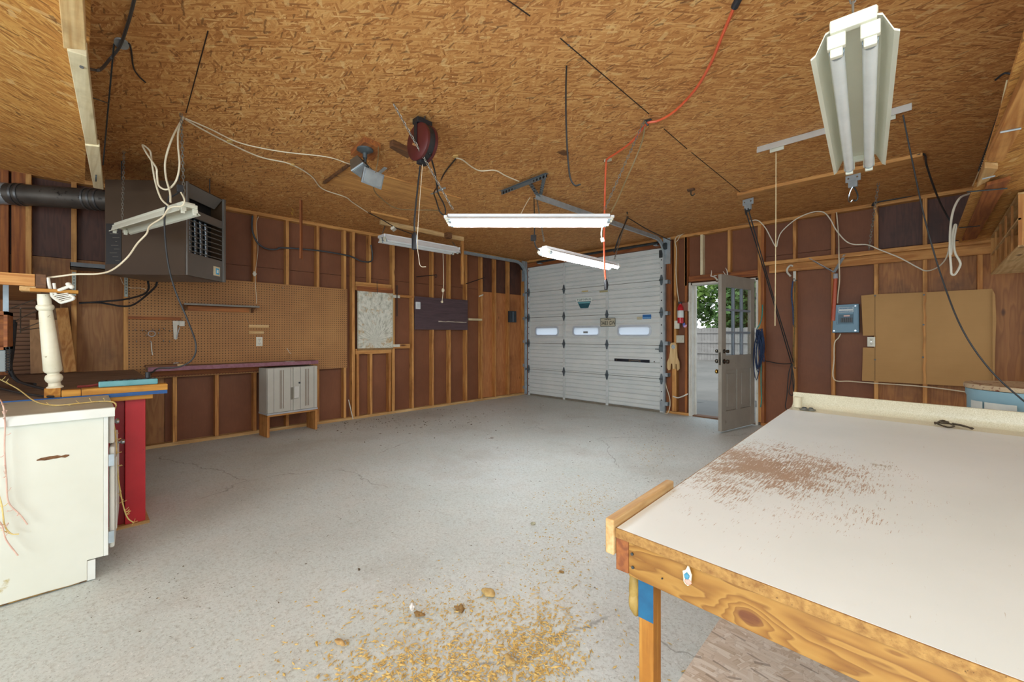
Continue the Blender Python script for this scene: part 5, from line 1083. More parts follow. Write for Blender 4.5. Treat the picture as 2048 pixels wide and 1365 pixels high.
# ---- strings with knots at the wall-side lamp
m = MB().tube([pd(886, 506, 6.2), pd(887, 540, 6.2), pd(887, 575, 6.2), pd(884, 604, 6.2)], .005, 6).blob(pd(886, 581, 6.2), (.02, .02, .03), 3).blob(pd(884, 604, 6.2), (.018, .018, .018), 4)
solo('pull_string', m, CORDWHT, 'knotted white pull string of the wall-side lamp, before the dark board', 'string')
# ================================================================ worktable
TZ = .72
def tq(px, py): return onz(px, py, TZ)
FL, BL = V((-.617, 1.034, TZ)), V((-.737, 3.787, TZ))
FR, BR = V((1.75, .955, TZ)), V((1.75, 3.535, TZ))
wt = thing('worktable', (.3, 2.3, 0), 'large white topped worktable with pine apron and blue stained leg', 'table')
LAM = NT('white_laminate'); co = LAM.co()
def patch(c, r, sc, rot):
    v = LAM.map(co, (1/r[0], 1/r[1], 0), (0, 0, 0), (-c[0]/r[0], -c[1]/r[1], 0))
    return LAM.n('VectorMath', {0: v}, operation='LENGTH').outputs['Value']
ctr = tq(1512, 932)-V((.3, 2.3, TZ)); ct2 = tq(1760, 932)-V((.3, 2.3, TZ))
col = LAM.mix(LAM.ramp(LAM.noise(co, 1.1, 4), [(.35, 0.0), (.7, 1.0)]), 'dfe9e8', 'ebf3f4')
col = LAM.mix(LAM.ramp(LAM.noise(co, 2.3, 6, .7), [(.62, 0.0), (.85, .3)]), col, 'd4d0ba')
scr = LAM.math('MAXIMUM', LAM.noise(LAM.map(co, (130, 9, 1), (0, 0, .95)), 1.5, 5, .75), LAM.noise(LAM.map(co, (120, 10, 1), (0, 0, -.35), (4, 2, 0)), 1.5, 5, .75))
scr = LAM.math('MAXIMUM', scr, LAM.noise(LAM.map(co, (110, 12, 1), (0, 0, 1.75), (1, 5, 0)), 1.5, 5, .75))
big = LAM.noise(co, 9, 5, .65)
d1 = patch(ctr, (.52, .62), 1, 0)
thr = LAM.math('ADD', LAM.math('MULTIPLY', d1, .15), .475)
m1 = LAM.math('GREATER_THAN', LAM.math('ADD', LAM.math('MULTIPLY', scr, .74), LAM.math('MULTIPLY', big, .26)), thr)
col = LAM.mix(LAM.math('MULTIPLY', m1, .85), col, 'a07c58')
d2 = patch(ct2, (.2, .16), 1, 0); m2 = LAM.math('GREATER_THAN', LAM.math('ADD', LAM.math('MULTIPLY', scr, .7), LAM.math('MULTIPLY', big, .3)), LAM.math('ADD', LAM.math('MULTIPLY', d2, .2), .53))
col = LAM.mix(LAM.math('MULTIPLY', m2, .7), col, '8e7f5c')
fs = LAM.ramp(LAM.noise(LAM.map(co, (90, 9, 1), (0, 0, 1.1)), 1.3, 4, .7), [(.67, 0.0), (.71, .5)]); col = LAM.mix(fs, col, 'a39270')
LAM.base(col).rough(LAM.ramp(big, [(.3, .3), (.7, .42)])); LAM = LAM.m
SPK = NT('speckled_almond'); co = SPK.co(); f = SPK.noise(co, 220, 2, .6)
SPK.base(SPK.ramp(f, [(.35, 'c6c0a2'), (.5, 'd4cfb4'), (.65, 'dedac4')])).rough(.3); SPK = SPK.m
def lerp2(a, b, t): return a+(b-a)*t
s0, s1 = lerp2(BL, FL, .085), lerp2(BR, FR, .085)
def dn_(p, h): return p-Z*h
m = MB(); m.prism([FL+V((.003, .004, 0)), FR+V((0, .004, 0)), s1, s0+V((.003, 0, 0))], (0, 0, -.0004)); m.build('laminate_sheet', LAM, wt)
m = MB(); m.prism([dn_(s0, .004), dn_(s1, .004), dn_(BR, .004), dn_(BL, .004)], (0, 0, -.028)); m.build('rear_counter', SPK, wt)
bdir = (BR-BL).normalized(); bn = V((-bdir.y, bdir.x, 0))
m = MB(); prof = [(-.035, -.004), (-.018, .002), (-.006, .016), (0, .035), (0, .092), (.006, .1), (.024, .1), (.026, .094), (.026, -.03), (-.035, -.03)]
m.prism([BL+bn*(a-.0)+Z*b for a, b in prof], BR-BL); m.build('backsplash', SPK, wt, smooth=True, sharp=50)
PB = plain('raw_particleboard', '8a5f30', 'b58a4c', .85, 0, 70, .4, '5a3a1c', .62)
m = MB(); m.prism([dn_(FL, .0006), dn_(FR, .0006), dn_(s1, .0006), dn_(s0, .0006)], (0, 0, -.0253)); m.build('substrate', PB, wt)
za, zb_ = TZ-.0262, TZ-.118
fd = (FR-FL).normalized(); ld = (BL-FL).normalized(); fn_ = V((fd.y, -fd.x, 0)); ln_ = V((-ld.y, ld.x, 0))
def plank(a, b, inn, th, z0, z1, mt, nm): m = MB(); m.prism([V((a.x, a.y, z0)), V((b.x, b.y, z0)), V((b.x, b.y, z0))+inn*th, V((a.x, a.y, z0))+inn*th], (0, 0, z1-z0)); return m.build(nm, mt, wt, bevel=.002)
inn = -fn_ if (-fn_).y > 0 else fn_; inl = V((1, .04, 0)).normalized()
AP = NT('yellow_pine_apron'); co = AP.co(); kn = FL+fd*.335-V((.3, 2.3, .07)); kv = AP.n('VectorMath', {0: AP.map(co, (1, 1, 1.75)), 1: (kn.x, kn.y, (TZ-.088)*1.75)}, operation='SUBTRACT').outputs[0]
kd_ = AP.n('VectorMath', {0: kv}, operation='LENGTH').outputs['Value']
wv = AP.noise(AP.map(co, (1.1, 1.1, 5)), 2.2, 3)
ringf = AP.math('FRACT', AP.math('MULTIPLY', AP.math('ADD', AP.math('MULTIPLY', wv, 1.1), AP.math('DIVIDE', .06, AP.math('ADD', kd_, .05))), 9.0))
c_ = AP.ramp(ringf, [(0, '84551d'), (.55, '9f702f'), (.85, 'a87b38'), (1, '7c4e1a')])
c_ = AP.mix(AP.ramp(kd_, [(.020, 1.0), (.032, 0.0)]), c_, '6b3a1a'); c_ = AP.mix(AP.ramp(AP.noise(AP.map(co, (4, 4, 40)), 3, 3), [(.5, 0.0), (.8, .4)]), c_, '9c6a28')
AP.base(c_).rough(.45); AP = AP.m
f0 = FL+inl*.038+inn*.002
ap = plank(f0, FR+inn*.002, inn, .038, zb_, za, AP, 'front_apron')
plank(FL+inn*.001+inl*.001, BL-ld*.06+inl*.001, inl, .037, zb_+.004, za, wood('red', 'y'), 'side_apron')
plank(BL+inl*.04-ld*.05, BR-V((0, .05, 0)), V((0, -1, 0)), .038, zb_, TZ-.033, wood('bench', 'x'), 'rear_apron')
for u, z in ((.05, -.055), (.052, -.09), (.135, -.085)):
    p = FL+fd*u+inn*.002+Z*z; MB().cyl(p-inn*.0015, p+inn*.002, .004 if u < .1 else .002, 8).build('screw', DARKST, ap)
lx = pd(1277, 1200, 1.30)
LEGM = wood('bench', 'z')
def leg(x, y, w=.042, d=.048, top=zb_-.0005): return MB().box((x, y, 0), (x+w, y+d, top)).build('leg', LEGM, wt, bevel=.003)
lg = FL+V((.047, .043, 0)); l1 = leg(lg.x, lg.y)
m = MB(); m.box((lg.x-.001, lg.y-.0012, zb_-.125), (lg.x+.0425, lg.y-.0002, zb_-.001)); m.build('blue_stain', plain('blue_stain', '134f74', '1b6488', .6, 0, 18, 0, '4a5f60', .7), l1, bevel=.0004)
for x, y in ((BL.x+.08, BL.y-.14), (1.62, 1.02), (1.62, 3.4)): leg(x, y)
m = MB(); m.blob((lg.x-.016, lg.y+.016, zb_-.05), (.019, .022, .05), 2, .12, 3).blob((lg.x-.018, lg.y+.014, zb_-.095), (.017, .02, .04), 5, .12, 3)
m.build('foam_drip', plain('cured_foam', '937434', 'ab8d4a', .6, 0, 30, .3, '8a6424', .68), l1, smooth=True)
c0_ = tq(1221, 1036); eb = FL+V((-.001, 0, 0))-inl*.0
m = MB(); a = FL+ld*(-.008); b = FL+ld*.42
m.prism([a+V((-.028, 0, -.075)), a+V((-.001, 0, -.075)), a+V((-.001, 0, .022)), a+V((-.028, 0, .022))], b-a); m.build('edge_stop', wood('pale', 'y'), wt, bevel=.004)
p = FL+fd*.205-fn_*-.001+Z*-.048
pc = thing('paint_flake', p, 'curled blue and pink paint flake stuck on the worktable apron', 'paint flake')
MB().blob(p-inn*.007, (.011, .006, .02), 4, .35, 2).build('skin', plain('dried_paint_cream', 'cfc9b0', 'e0dcc8', .5, 0, 50), pc)
MB().blob(p-inn*.012+Z*.003, (.008, .004, .007), 6, .3, 2).build('blue_patch', plain('dried_paint_blue', '3a7d9a', '4a90ac'), pc); MB().blob(p-inn*.012-Z*.009+X*.003, (.007, .004, .008), 8, .3, 2).build('pink_patch', plain('dried_paint_pink', 'c98a78', 'd6a08e'), pc)
# things on the worktable
p = tq(1596, 815)+V((0, .0, 0)); p.z = TZ+.0005
pp = thing('pipe_stub', p, 'short cream plastic pipe standing at the worktable far corner', 'pipe')
m = MB(); h = .075; R = .025; n = 24
m.lathe(p, Z, [(0, .018), (0, R), (h, R), (h, .019), (.01, .018)], n); m.build('pipe', plain('cream_plastic', 'd3caaa', 'ddd5ba', .4), pp, smooth=True)
for px, py, r, lab in ((1609, 820, .032, 'flat grey metal cap right beside the pipe stub'), (1622, 821, .028, 'loose grey metal cap farther from the pipe stub')):
    p = tq(px, py); p.z = TZ+.001; c_ = thing('metal_disc', p, lab, 'cap'); MB().lathe(p, Z, [(0, r), (.005, r), (.007, r*.6), (.012, r*.55), (.013, .002)], 20).build('disc', plain('dull_grey_metal', '6a6a60', '82827a', .45, .6), c_, smooth=True); MB().ring(p+Z*.014, Z, r*.35, .003, 12, 5).build('rim', DARKST, c_)
p = lambda a, b, h=.008: tq(a, b)+Z*h
bt = thing('wire_bit', p(1905, 855, 0), 'rusty bent wire clip tool lying near the backsplash', 'tool')
IR = plain('rusty_iron', '3a3226', '54483a', .5, .5, 30)
MB().tube([p(1868, 848), p(1890, 850), p(1915, 853), p(1944, 860)], .0045, 6).build('shaft', IR, bt); MB().tube([p(1870, 851), p(1885, 846, .014), p(1900, 851), p(1908, 856), p(1895, 858), p(1875, 851)], .0045, 6).ring(p(1890, 848, .012), Z, .015, .004, 12, 5).build('jaw', IR, bt)
MB().tube([p(1905, 850), p(1925, 854), p(1943, 860)], .004, 6).blob(p(1943, 860), (.009, .009, .007), 3).build('arm', IR, bt)
# loose strand board sheet under the table
q0, q1 = onz(1446, 1229, .012), onz(1364, 1368, .012)
solo('floor_sheet', MB().prism([V((q0.x, q0.y, .001)), V((q1.x, q1.y-.55, .001)), V((1.3, q1.y-.55, .001)), V((1.3, q0.y-.03, .001))], (0, 0, .011)), OSB_FLOOR, 'pale grey strand board sheet lying on the floor under the worktable', 'board')
# drum
dc = V((.47, 4.38, 0)); dm = thing('steel_drum', dc, 'light blue steel drum with rusty lid behind the worktable', 'drum')
DBL = plain('drum_blue', '7fa3b0', '90b2bd', .45, .1, 4, 0, '6a5a48', .7)
MB().lathe(dc, Z, [(.0, .28), (.0, .285), (.02, .288), (.28, .285), (.29, .293), (.31, .293), (.32, .285), (.55, .285), (.56, .293), (.58, .293), (.59, .285), (.83, .285), (.85, .292), (.885, .292), (.887, .27)], 40).build('barrel', DBL, dm, smooth=True)
RUST = plain('rusty_lid', 'b59a78', 'c4b294', .7, .1, 7, .1, '6e3318', .55)
MB().lathe(dc, Z, [(.889, .2), (.889, .298), (.905, .302), (.919, .298), (.923, .28), (.915, .26), (.913, .002)], 40).build('lid', RUST, dm, smooth=True)
for a0, a1, nm in ((-2.72, -2.42, 'paper_label'), (-2.38, -1.85, 'paper_label')):
    m = MB(); pts = [(dc+V((math.cos(a0+(a1-a0)*i/10)*.2955, math.sin(a0+(a1-a0)*i/10)*.2955, 0))) for i in range(11)]; vs = [v+Z*.70 for v in pts]+[v+Z*.81 for v in pts]
    m.add(vs, [(i, i+1, 12+i, 11+i) for i in range(10)]); o = m.build(nm, plain('drum_label', 'bfc4be', 'd2d4cb', .6, 0, 12), dm); o.modifiers.new('t', 'SOLIDIFY').thickness = .001
# ================================================================ back wall things
def B(px, py, y=YF): return ony(px, py, y)
WSH = thing('wall_shelf', (.6, 6.53, 2.1), 'long bare pine shelf high on the open stud wall past the door', 'shelf')
xs0 = B(1524, 525, 6.45).x
MB().box((xs0, 6.44, 2.200), (3.3, YF-.001, 2.222)).build('board', wood('stud', 'x'), WSH, bevel=.002)
MB().box((xs0, 6.425, 2.185), (3.3, 6.4395, 2.232)).build('front_lip', wood('stud', 'x'), WSH, bevel=.002)
MB().box((B(1540, 540).x, YF-.04, 2.095), (3.3, YF-.001, 2.1995)).build('ledger', wood('stud', 'x'), WSH, bevel=.002)
for px in (1590, 1752):
    x = B(px, 540, YF-.05).x
    for k in ((0,)): pass
# strap brace in a V
x0, x1, xm = B(1618, 512, 6.42).x, B(1690, 505, 6.42).x, B(1668, 545, 6.56)
sv = thing('strap_brace', xm, 'grey steel strap brace forming a V under the pine shelf', 'bracket')
MB().beam(V((x0, 6.42, 2.215)), xm, .03, .006).build('strap', GALV, sv); MB().beam(V((x1, 6.42, 2.215)), xm, .034, .006).build('strap', GALV, sv)
# orange tube
a, b = B(1671, 556, 6.575), B(1666, 642, 6.575); ot = thing('orange_tube', b, 'faded orange tube hanging on the stud above the breaker panel', 'tube')
MB().cyl(a, b, .022, 14).build('tube', plain('faded_orange', 'a8482c', 'b85a3a', .5), ot, smooth=True); MB().cyl(a-Z*.01, a+Z*.05, .026, 14).build('cap', plain('grey_cap', '8f9296', 'a2a5a8'), ot, smooth=True); MB().tube([a+Z*.05, a+Z*.1, xm], .004, 6).build('tie', DARKST, ot)
# breaker panel
c0p, c1p, c2p, c3p = [B(q, r, 6.585) for q, r in ((1668.5, 610.5), (1717.5, 608), (1718, 665.5), (1664.5, 666))]
bpn = thing('breaker_panel', (c3p+c2p)/2, 'blue-grey breaker panel with a row of black switches', 'breaker panel')
PBL = plain('panel_blue', '4e6a78', '5b7887', .4, .2, 5)
MB().prism([c0p, c1p, c2p, c3p], (0, .09, 0)).build('case', PBL, bpn, bevel=.003)
ex = (c1p-c0p); ez = (c3p-c0p)
def bp(u, v, o=0): return c0p.lerp(c1p, u).lerp(c3p.lerp(c2p, u), v)-Y*o
def bq(u0, u1, v0, v1, o0, o1, nm, mt, par, **k): m = MB(); m.prism([bp(u0, v0, o0), bp(u1, v0, o0), bp(u1, v1, o0), bp(u0, v1, o0)], (0, -(o1-o0), 0)); return m.build(nm, mt, par, **k)
cov = bq(.0, .97, .0, .99, .001, .008, 'cover', PBL, bpn, bevel=.002)
bq(.14, .8, .28, .71, .0082, .014, 'door', plain('panel_blue_deep', '4c6c7c', '587887', .4, .2, 5), bpn, bevel=.002)
bq(.2, .79, .35, .68, .0142, .0155, 'recess', plain('recess_blue', '3c5866', '466270', .5), bpn)
for i in range(6): bq(.315+i*.075, .383+i*.075, .475, .635, .0157, .026, 'breaker', plain('breaker_black', '1c2124', '2a3034', .4), bpn, bevel=.001)
lb_ = bq(.2, .79, .1, .28, .0082, .0095, 'label', plain('label_white', 'd4d8d4', 'c4c9c6', .5), bpn)
bq(.22, .77, .11, .17, .0097, .0102, 'label_band', plain('label_blue', '3f5f7c', '7f98a8', .5, 0, 80), lb_); bq(.22, .77, .225, .265, .0097, .0102, 'label_band', plain('label_blue', '3f5f7c'), lb_)
bq(.42, .66, .385, .43, .0157, .0165, 'red_label', plain('label_pink', 'd8a89c', 'e0b8ac', .5), bpn)
for u, v in ((.87, .07), (.07, .93), (.87, .93)): q_ = bp(u, v, .008); MB().cyl(q_, q_-Y*.004, .009, 10).build('screw', CHROME, cov)
# cables at the panel
solo('panel_cable', MB().tube([B(1673, 425, 6.6), B(1677, 470, 6.6), B(1678, 520, 6.38), B(1679, 560, 6.5), B(1676, 590, 6.6), B(1675, 607, 6.63)], .007, 6), CORDWHT, 'cream cable running down from the ceiling into the breaker panel', 'cable', smooth=True)
solo('panel_cable', MB().tube([B(1681, 668, 6.62), B(1677, 676, 6.62), B(1669, 687, 6.6), B(1668, 720, 6.6), B(1668, 759, 6.6), B(1700, 763, 6.6), B(1750, 767, 6.6), B(1800, 770, 6.6), B(1850, 774, 6.6), B(1900, 780, 6.6), B(1935, 785, 6.6)], .007, 6), CORDWHT, 'cream cable leaving the breaker panel and running low under the cardboard', 'cable', smooth=True)
# cardboard
CARD = NT('cardboard'); co = CARD.co(); s_ = CARD.n('SeparateXYZ', {0: co}); 
cc_ = CARD.mix(CARD.ramp(CARD.noise(co, 1.2, 4), [(.35, 0.0), (.7, 1.0)]), 'a67d4a', 'b58b56')
cc_ = CARD.mix(CARD.math('MULTIPLY', CARD.noise(CARD.map(co, (3, 3, 90)), 1, 2), .25), cc_, 'bd965e'); CARD.base(cc_).rough(.8); CARD = CARD.m
YC = YF-.006
cdp = [B(*q, YC) for q in ((1722.5, 591.5), (1750, 589), (1850, 585), (1984, 578), (1985, 700), (1984, 776), (1850, 769), (1724, 762), (1726, 695.5), (1752.5, 696), (1752.5, 671.5), (1726, 672))]
cbd = thing('cardboard_panel', (cdp[5]+cdp[7])/2, 'big flattened cardboard panel tacked over the studs around an outlet', 'cardboard')
MB().prism(cdp, (0, -.007, 0)).build('sheet', CARD, cbd)
m = MB(); a = [B(*q, YC-.02) for q in ((1984.5, 578), (1990, 590), (1992.5, 640), (1990, 700), (1989, 777), (1985, 776))]; m.prism(a, (0, -.006, 0)); m.build('folded_flap', CARD, cbd)
m = MB(); rg = random.Random(8); L_ = []; R_ = []
for i in range(16):
    t = i/15; x = 1849+1*math.sin(i*1.9); L_.append(B(x-2.6+rg.uniform(-.5, .5), 586+t*183, YC-.008)); R_.append(B(x+2.6+rg.uniform(-.5, .5), 586+t*183, YC-.008))
m.prism(L_+R_[::-1], (0, -.01, 0)); m.build('ragged_batten', wood('stud', 'z'), cbd)
m = MB(); x = B(1750, 680, YC-.0075); m.box((x.x-.003, YC-.0082, cdp[7].z+.01), (x.x+.003, YC-.0072, cdp[1].z-.01)); m.build('crease', plain('cardboard_crease', '6e5230', '7e5f3a', .8), cbd)
for px, py in ((1750, 592), (1750, 720), (1848, 590), (1847, 650), (1846, 715)): p = B(px, py, YC-.018); MB().cyl(p, p-Y*.004, .009, 8).build('tack', DARKST, cbd)
outlet('wall_outlet', B(1742.5, 684, YF-.01), (0, -1, 0), X, 'ivory double wall outlet in the cardboard panel notch')
# hook and bungees beside the door
p = B(1588, 545, YF-.02); hb_ = thing('wall_hook', p-Z*.14, 'white angled wall hook under the end of the pine shelf', 'hook')
MB().box((p.x-.012, YF-.012, p.z-.12), (p.x+.02, YF-.002, p.z+.08)).build('plate', WPT, hb_, bevel=.002); MB().tube([V((p.x, YF-.01, p.z+.07)), V((p.x-.03, YF-.06, p.z+.09)), V((p.x-.06, YF-.09, p.z+.05)), V((p.x-.06, YF-.1, p.z-.0)), V((p.x-.02, YF-.11, p.z-.06))], .012, 8).build('arm', WPT, hb_, smooth=True)
BGB = plain('bungee_blue', '33507a', '22304a', .7, 0, 60); BGY = plain('bungee_mustard', '8a6a2e', '5a4a28', .7, 0, 60)
def bungee(pts, mt, lab):
    a = thing('bungee_strap', pts[-1], lab, 'bungee cord'); MB().tube(pts, .009, 8).build('cord', mt, a, smooth=True)
    for e, sg in ((pts[0], 1), (pts[-1], -1)): MB().tube([e, e+Z*.02*sg, e+V((.012, 0, .035*sg)), e+V((.024, 0, .02*sg))], .004, 6).build('hook', DARKST, a)
bungee([B(1586, 563, 6.54), B(1583, 590, 6.55), B(1586, 620, 6.57), B(1587, 650, 6.57)], BGB, 'blue bungee cord hanging from the white wall hook')
bungee([B(1590, 566, 6.54), B(1589, 610, 6.56), B(1589, 660, 6.57), B(1587, 700, 6.58), B(1588, 732, 6.58)], BGY, 'long mustard bungee cord hanging on the stud by the white hook')
# door side items
p = B(1361, 628, 6.53); fe = thing('fire_extinguisher', p-Z*.17, 'small red fire extinguisher mounted between door and garage door', 'fire extinguisher')
MB().lathe(p-Z*.15, Z, [(0, .03), (.005, .046), (.24, .046), (.28, .03), (.29, .016), (.31, .016)], 20).build('cylinder', plain('extinguisher_red', 'c0202a', 'a81a22', .3), fe, smooth=True)
MB().lathe(p-Z*.06, Z, [(0, .0465), (0, .047), (.11, .047), (.11, .0465)], 20).build('label', plain('label_white', 'd4d8d4'), fe, smooth=True); MB().box(p+V((-.03, -.02, .155)), p+V((.02, .02, .185))).build('valve', DARKST, fe, bevel=.003)
def wallitem(name, px0, py0, px1, py1, y0, y1, mt, label, cat, **k):
    a, b = B(px0, py0, y0), B(px1, py1, y0); return solo(name, MB().box((a.x, y0, min(a.z, b.z)), (b.x, y1, max(a.z, b.z))), mt, label, cat, **k)
jb = thing('junction_box', B(1370, 622, 6.545), 'reddish brown surface box with white edge by the extinguisher', 'box')
a, b = B(1362, 606, 6.545), B(1376, 622, 6.545); MB().box((a.x, 6.545, b.z), (b.x, YF-.002, a.z)).build('case', plain('brown_box', '7b4a38', '8a5644', .5), jb, bevel=.003); MB().box((b.x+.001, 6.543, b.z-.01), (b.x+.02, YF-.003, a.z+.01)).build('edge_plate', WPT, jb)
wallitem('switch_box', 1348.5, 642, 1358, 658, 6.575, YF-.002, IVORY, 'ivory switch box below the fire extinguisher', 'switch', bevel=.004)
swp = thing('switch_plate', B(1360, 686, 6.60), 'wide ivory switch plate beneath the ivory switch box', 'switch'); a, b = B(1352.5, 671, 6.60), B(1368, 686, 6.60)
MB().box((a.x, 6.60, b.z), (b.x, YF-.003, a.z)).build('plate', plain('aged_ivory', 'c4c0ae', 'b4b09c', .5), swp, bevel=.002)
for u in (.3, .7): x = a.x+(b.x-a.x)*u; z = (a.z+b.z)/2; MB().box((x-.006, 6.588, z-.012), (x+.006, 6.5995, z+.012)).build('toggle', IVORY, swp)
tg = thing('paper_tag', B(1369, 656, 6.59), 'small blue and pink tag hanging beside the switch boxes', 'tag'); p = B(1369, 651, 6.59)
MB().prism([p+V((-.03, 0, .03)), p+V((.005, 0, .04)), p+V((.02, 0, -.03)), p+V((-.02, 0, -.03))], (0, .004, 0)).build('blue_face', plain('tag_blue', '4a62b0', '6a80c4', .5), tg); MB().prism([p+V((-.02, -.002, -.01)), p+V((.04, -.002, .01)), p+V((.03, -.002, -.03)), p+V((-.0, -.002, -.035))], (0, .0015, 0)).build('pink_face', plain('tag_pink', 'd89ab0', 'e0b0c0', .5), tg)
# wooden paddle with prongs
q = lambda a, b: B(a, b, 6.585); fk = thing('wooden_paddle', q(1347, 828), 'wooden pronged paddle leaning on the studs beside the garage door', 'paddle')
out = [q(*v) for v in ((1341, 690), (1343, 686.5), (1347.5, 685.5), (1352, 686.5), (1354, 690), (1354.5, 704), (1356, 716), (1359.5, 724), (1360, 738), (1356, 742), (1354.5, 738), (1354, 729), (1352.5, 728), (1352, 740), (1346, 740), (1345.5, 728), (1343, 728), (1342, 740), (1338, 741), (1335, 736), (1335, 725), (1339, 716), (1341, 704))]
MB().prism(out, (0, -.022, 0)).build('head', wood('pale', 'z'), fk, bevel=.002); a, b = q(1349.5, 738), q(1349.5, 829)
MB().box((a.x-.035, 6.56, .05), (a.x+.035, 6.583, a.z)).build('handle', wood('stud', 'z'), fk, bevel=.004); p = q(1347.5, 694)-Y*.023; MB().blob(p, (.03, .004, .035), 3, .2, 2).build('paint_smear', plain('grey_smear', '8d9aa0', 'b0b8ba', .6, 0, 60), fk)
solo('white_strap', MB().tube([B(1346, 793, 6.55), B(1355, 796, 6.55), B(1366, 793, 6.57), B(1376, 788, 6.6)], .011, 6), WPT, 'white strap end across the stud low beside the doorway', 'strap')
solo('floor_cable', MB().tube([B(1330, 760, 6.56), B(1333, 775, 6.55), B(1339, 795, 6.55), B(1340, 812, 6.55), B(1336, 826, 6.54), B(1330, 828, 6.5)], .007, 6), CORDWHT, 'white cord dropping to the floor beside the garage door track', 'cord')
solo('top_cables', MB().tube([B(1358, 604, 6.58), B(1354, 575, 6.58), B(1352, 540, 6.58), B(1353, 500, 6.59), B(1350, 482, 6.59), B(1356, 472, 6.58), B(1375, 466, 6.57), B(1410, 459, 6.57), B(1460, 452, 6.57), B(1510, 444, 6.57), B(1540, 437, 6.57)], .007, 6).tube([B(1351, 485, 6.57), B(1356, 480, 6.56), B(1363, 470, 6.55), B(1385, 462, 6.54), B(1420, 458, 6.55), B(1470, 448, 6.55), B(1520, 441, 6.55)], .006, 6), CORDWHT, 'pair of cream cables along the top of the stud wall over the door', 'cable', smooth=True)
# antlers
AN = plain('bone', 'c9c1b2', 'dcd6ca', .55, 0, 20); an = thing('antlers', B(1438, 560, 6.55), 'pair of small bleached antlers over the doorway header', 'antlers')
for s_, pts, t1, t2 in ((-1, ((1435, 561), (1430, 555), (1421, 552)), ((1422, 552), (1423, 546), (1423, 541)), ((1428, 552), (1434, 551))), (1, ((1446, 561), (1449, 556), (1455, 549)), ((1455, 550), (1454, 542), (1451, 536)), ((1451, 550), (1446, 543)))):
    m = MB(); m.tube([B(a, b, 6.56) for a, b in pts], lambda u: .014*(1-.45*u), 8); m.tube([B(a, b, 6.53) for a, b in t1], lambda u: .009*(1-.7*u), 8); m.tube([B(a, b, 6.54) for a, b in t2], lambda u: .008*(1-.6*u), 8); m.build('antler', AN, an, smooth=True)
MB().box(B(1432, 563, 6.6)+V((0, -.01, -.01)), B(1450, 556, 6.6)+V((0, .012, .0))).build('mount', wood('dark', 'x'), an)
# rope bundle by the hinge
RB = plain('navy_rope', '1d2c48', '2a3c5c', .8, 0, 60); RG = plain('teal_rope', '2f7f74', '3f9388', .8, 0, 60); rg = random.Random(12)
rb = thing('rope_bundle', B(1522, 770, 6.5), 'navy rope bundle hung on the stud beside the door hinges', 'rope')
m = MB()
for i in range(16):
    a = B(1517+rg.uniform(-4, 6), 660+rg.uniform(-4, 6), 6.5+rg.uniform(-.04, .04)); e = B(1518+rg.uniform(-7, 10), 712+rg.uniform(-25, 50), 6.5+rg.uniform(-.05, .05)); k = V((rg.uniform(-.05, .05), rg.uniform(-.03, .03), 0))
    m.tube([a, a.lerp(e, .5)+k, e, a.lerp(e, .5)-k*.8+V((.02, 0, 0)), a+V((.015, 0, 0))], .0055, 5, 4)
m.build('coils', RB, rb, smooth=True)
MB().tube([B(1525, 610, 6.58), B(1524, 632, 6.55), B(1520, 648, 6.52), B(1514, 658, 6.5)], .007, 6).build('hang_loop', RG, rb, smooth=True)
solo('teal_rope', MB().tube([B(1524, 660, 6.53), B(1523, 700, 6.53), B(1522, 760, 6.54), B(1523, 800, 6.55), B(1521, 815, 6.55)], .007, 6), RG, 'teal rope end hanging below the navy rope bundle', 'rope', smooth=True)
# ropes from the pulley
pa = onz(1490, 418, 2.62); pe_ = B(1583, 728, 6.5)
solo('pulley_rope', MB().tube([pa, pa.lerp(pe_, .4)+Z*.02, pe_], .0065, 6).tube([pa+V((.03, 0, 0)), pa.lerp(pe_, .5)+V((.02, 0, 0)), pe_+V((.02, 0, .02))], .0065, 6).tube([pe_, B(1560, 728, 6.55), B(1530, 722, 6.58)], .0065, 6).tube([pe_, B(1577, 750, 6.5), B(1574, 790, 6.5), B(1571, 815, 6.48), B(1580, 822, 6.48), B(1588, 808, 6.5), B(1586, 770, 6.5), pe_], .006, 6).tube([pe_+X*.01, B(1582, 760, 6.5), B(1578, 785, 6.5), B(1586, 790, 6.5), B(1588, 760, 6.5), pe_], .006, 6), CORDBLK, 'black rope pair slanting from the pulley to a stud beside the door', 'rope', smooth=True)
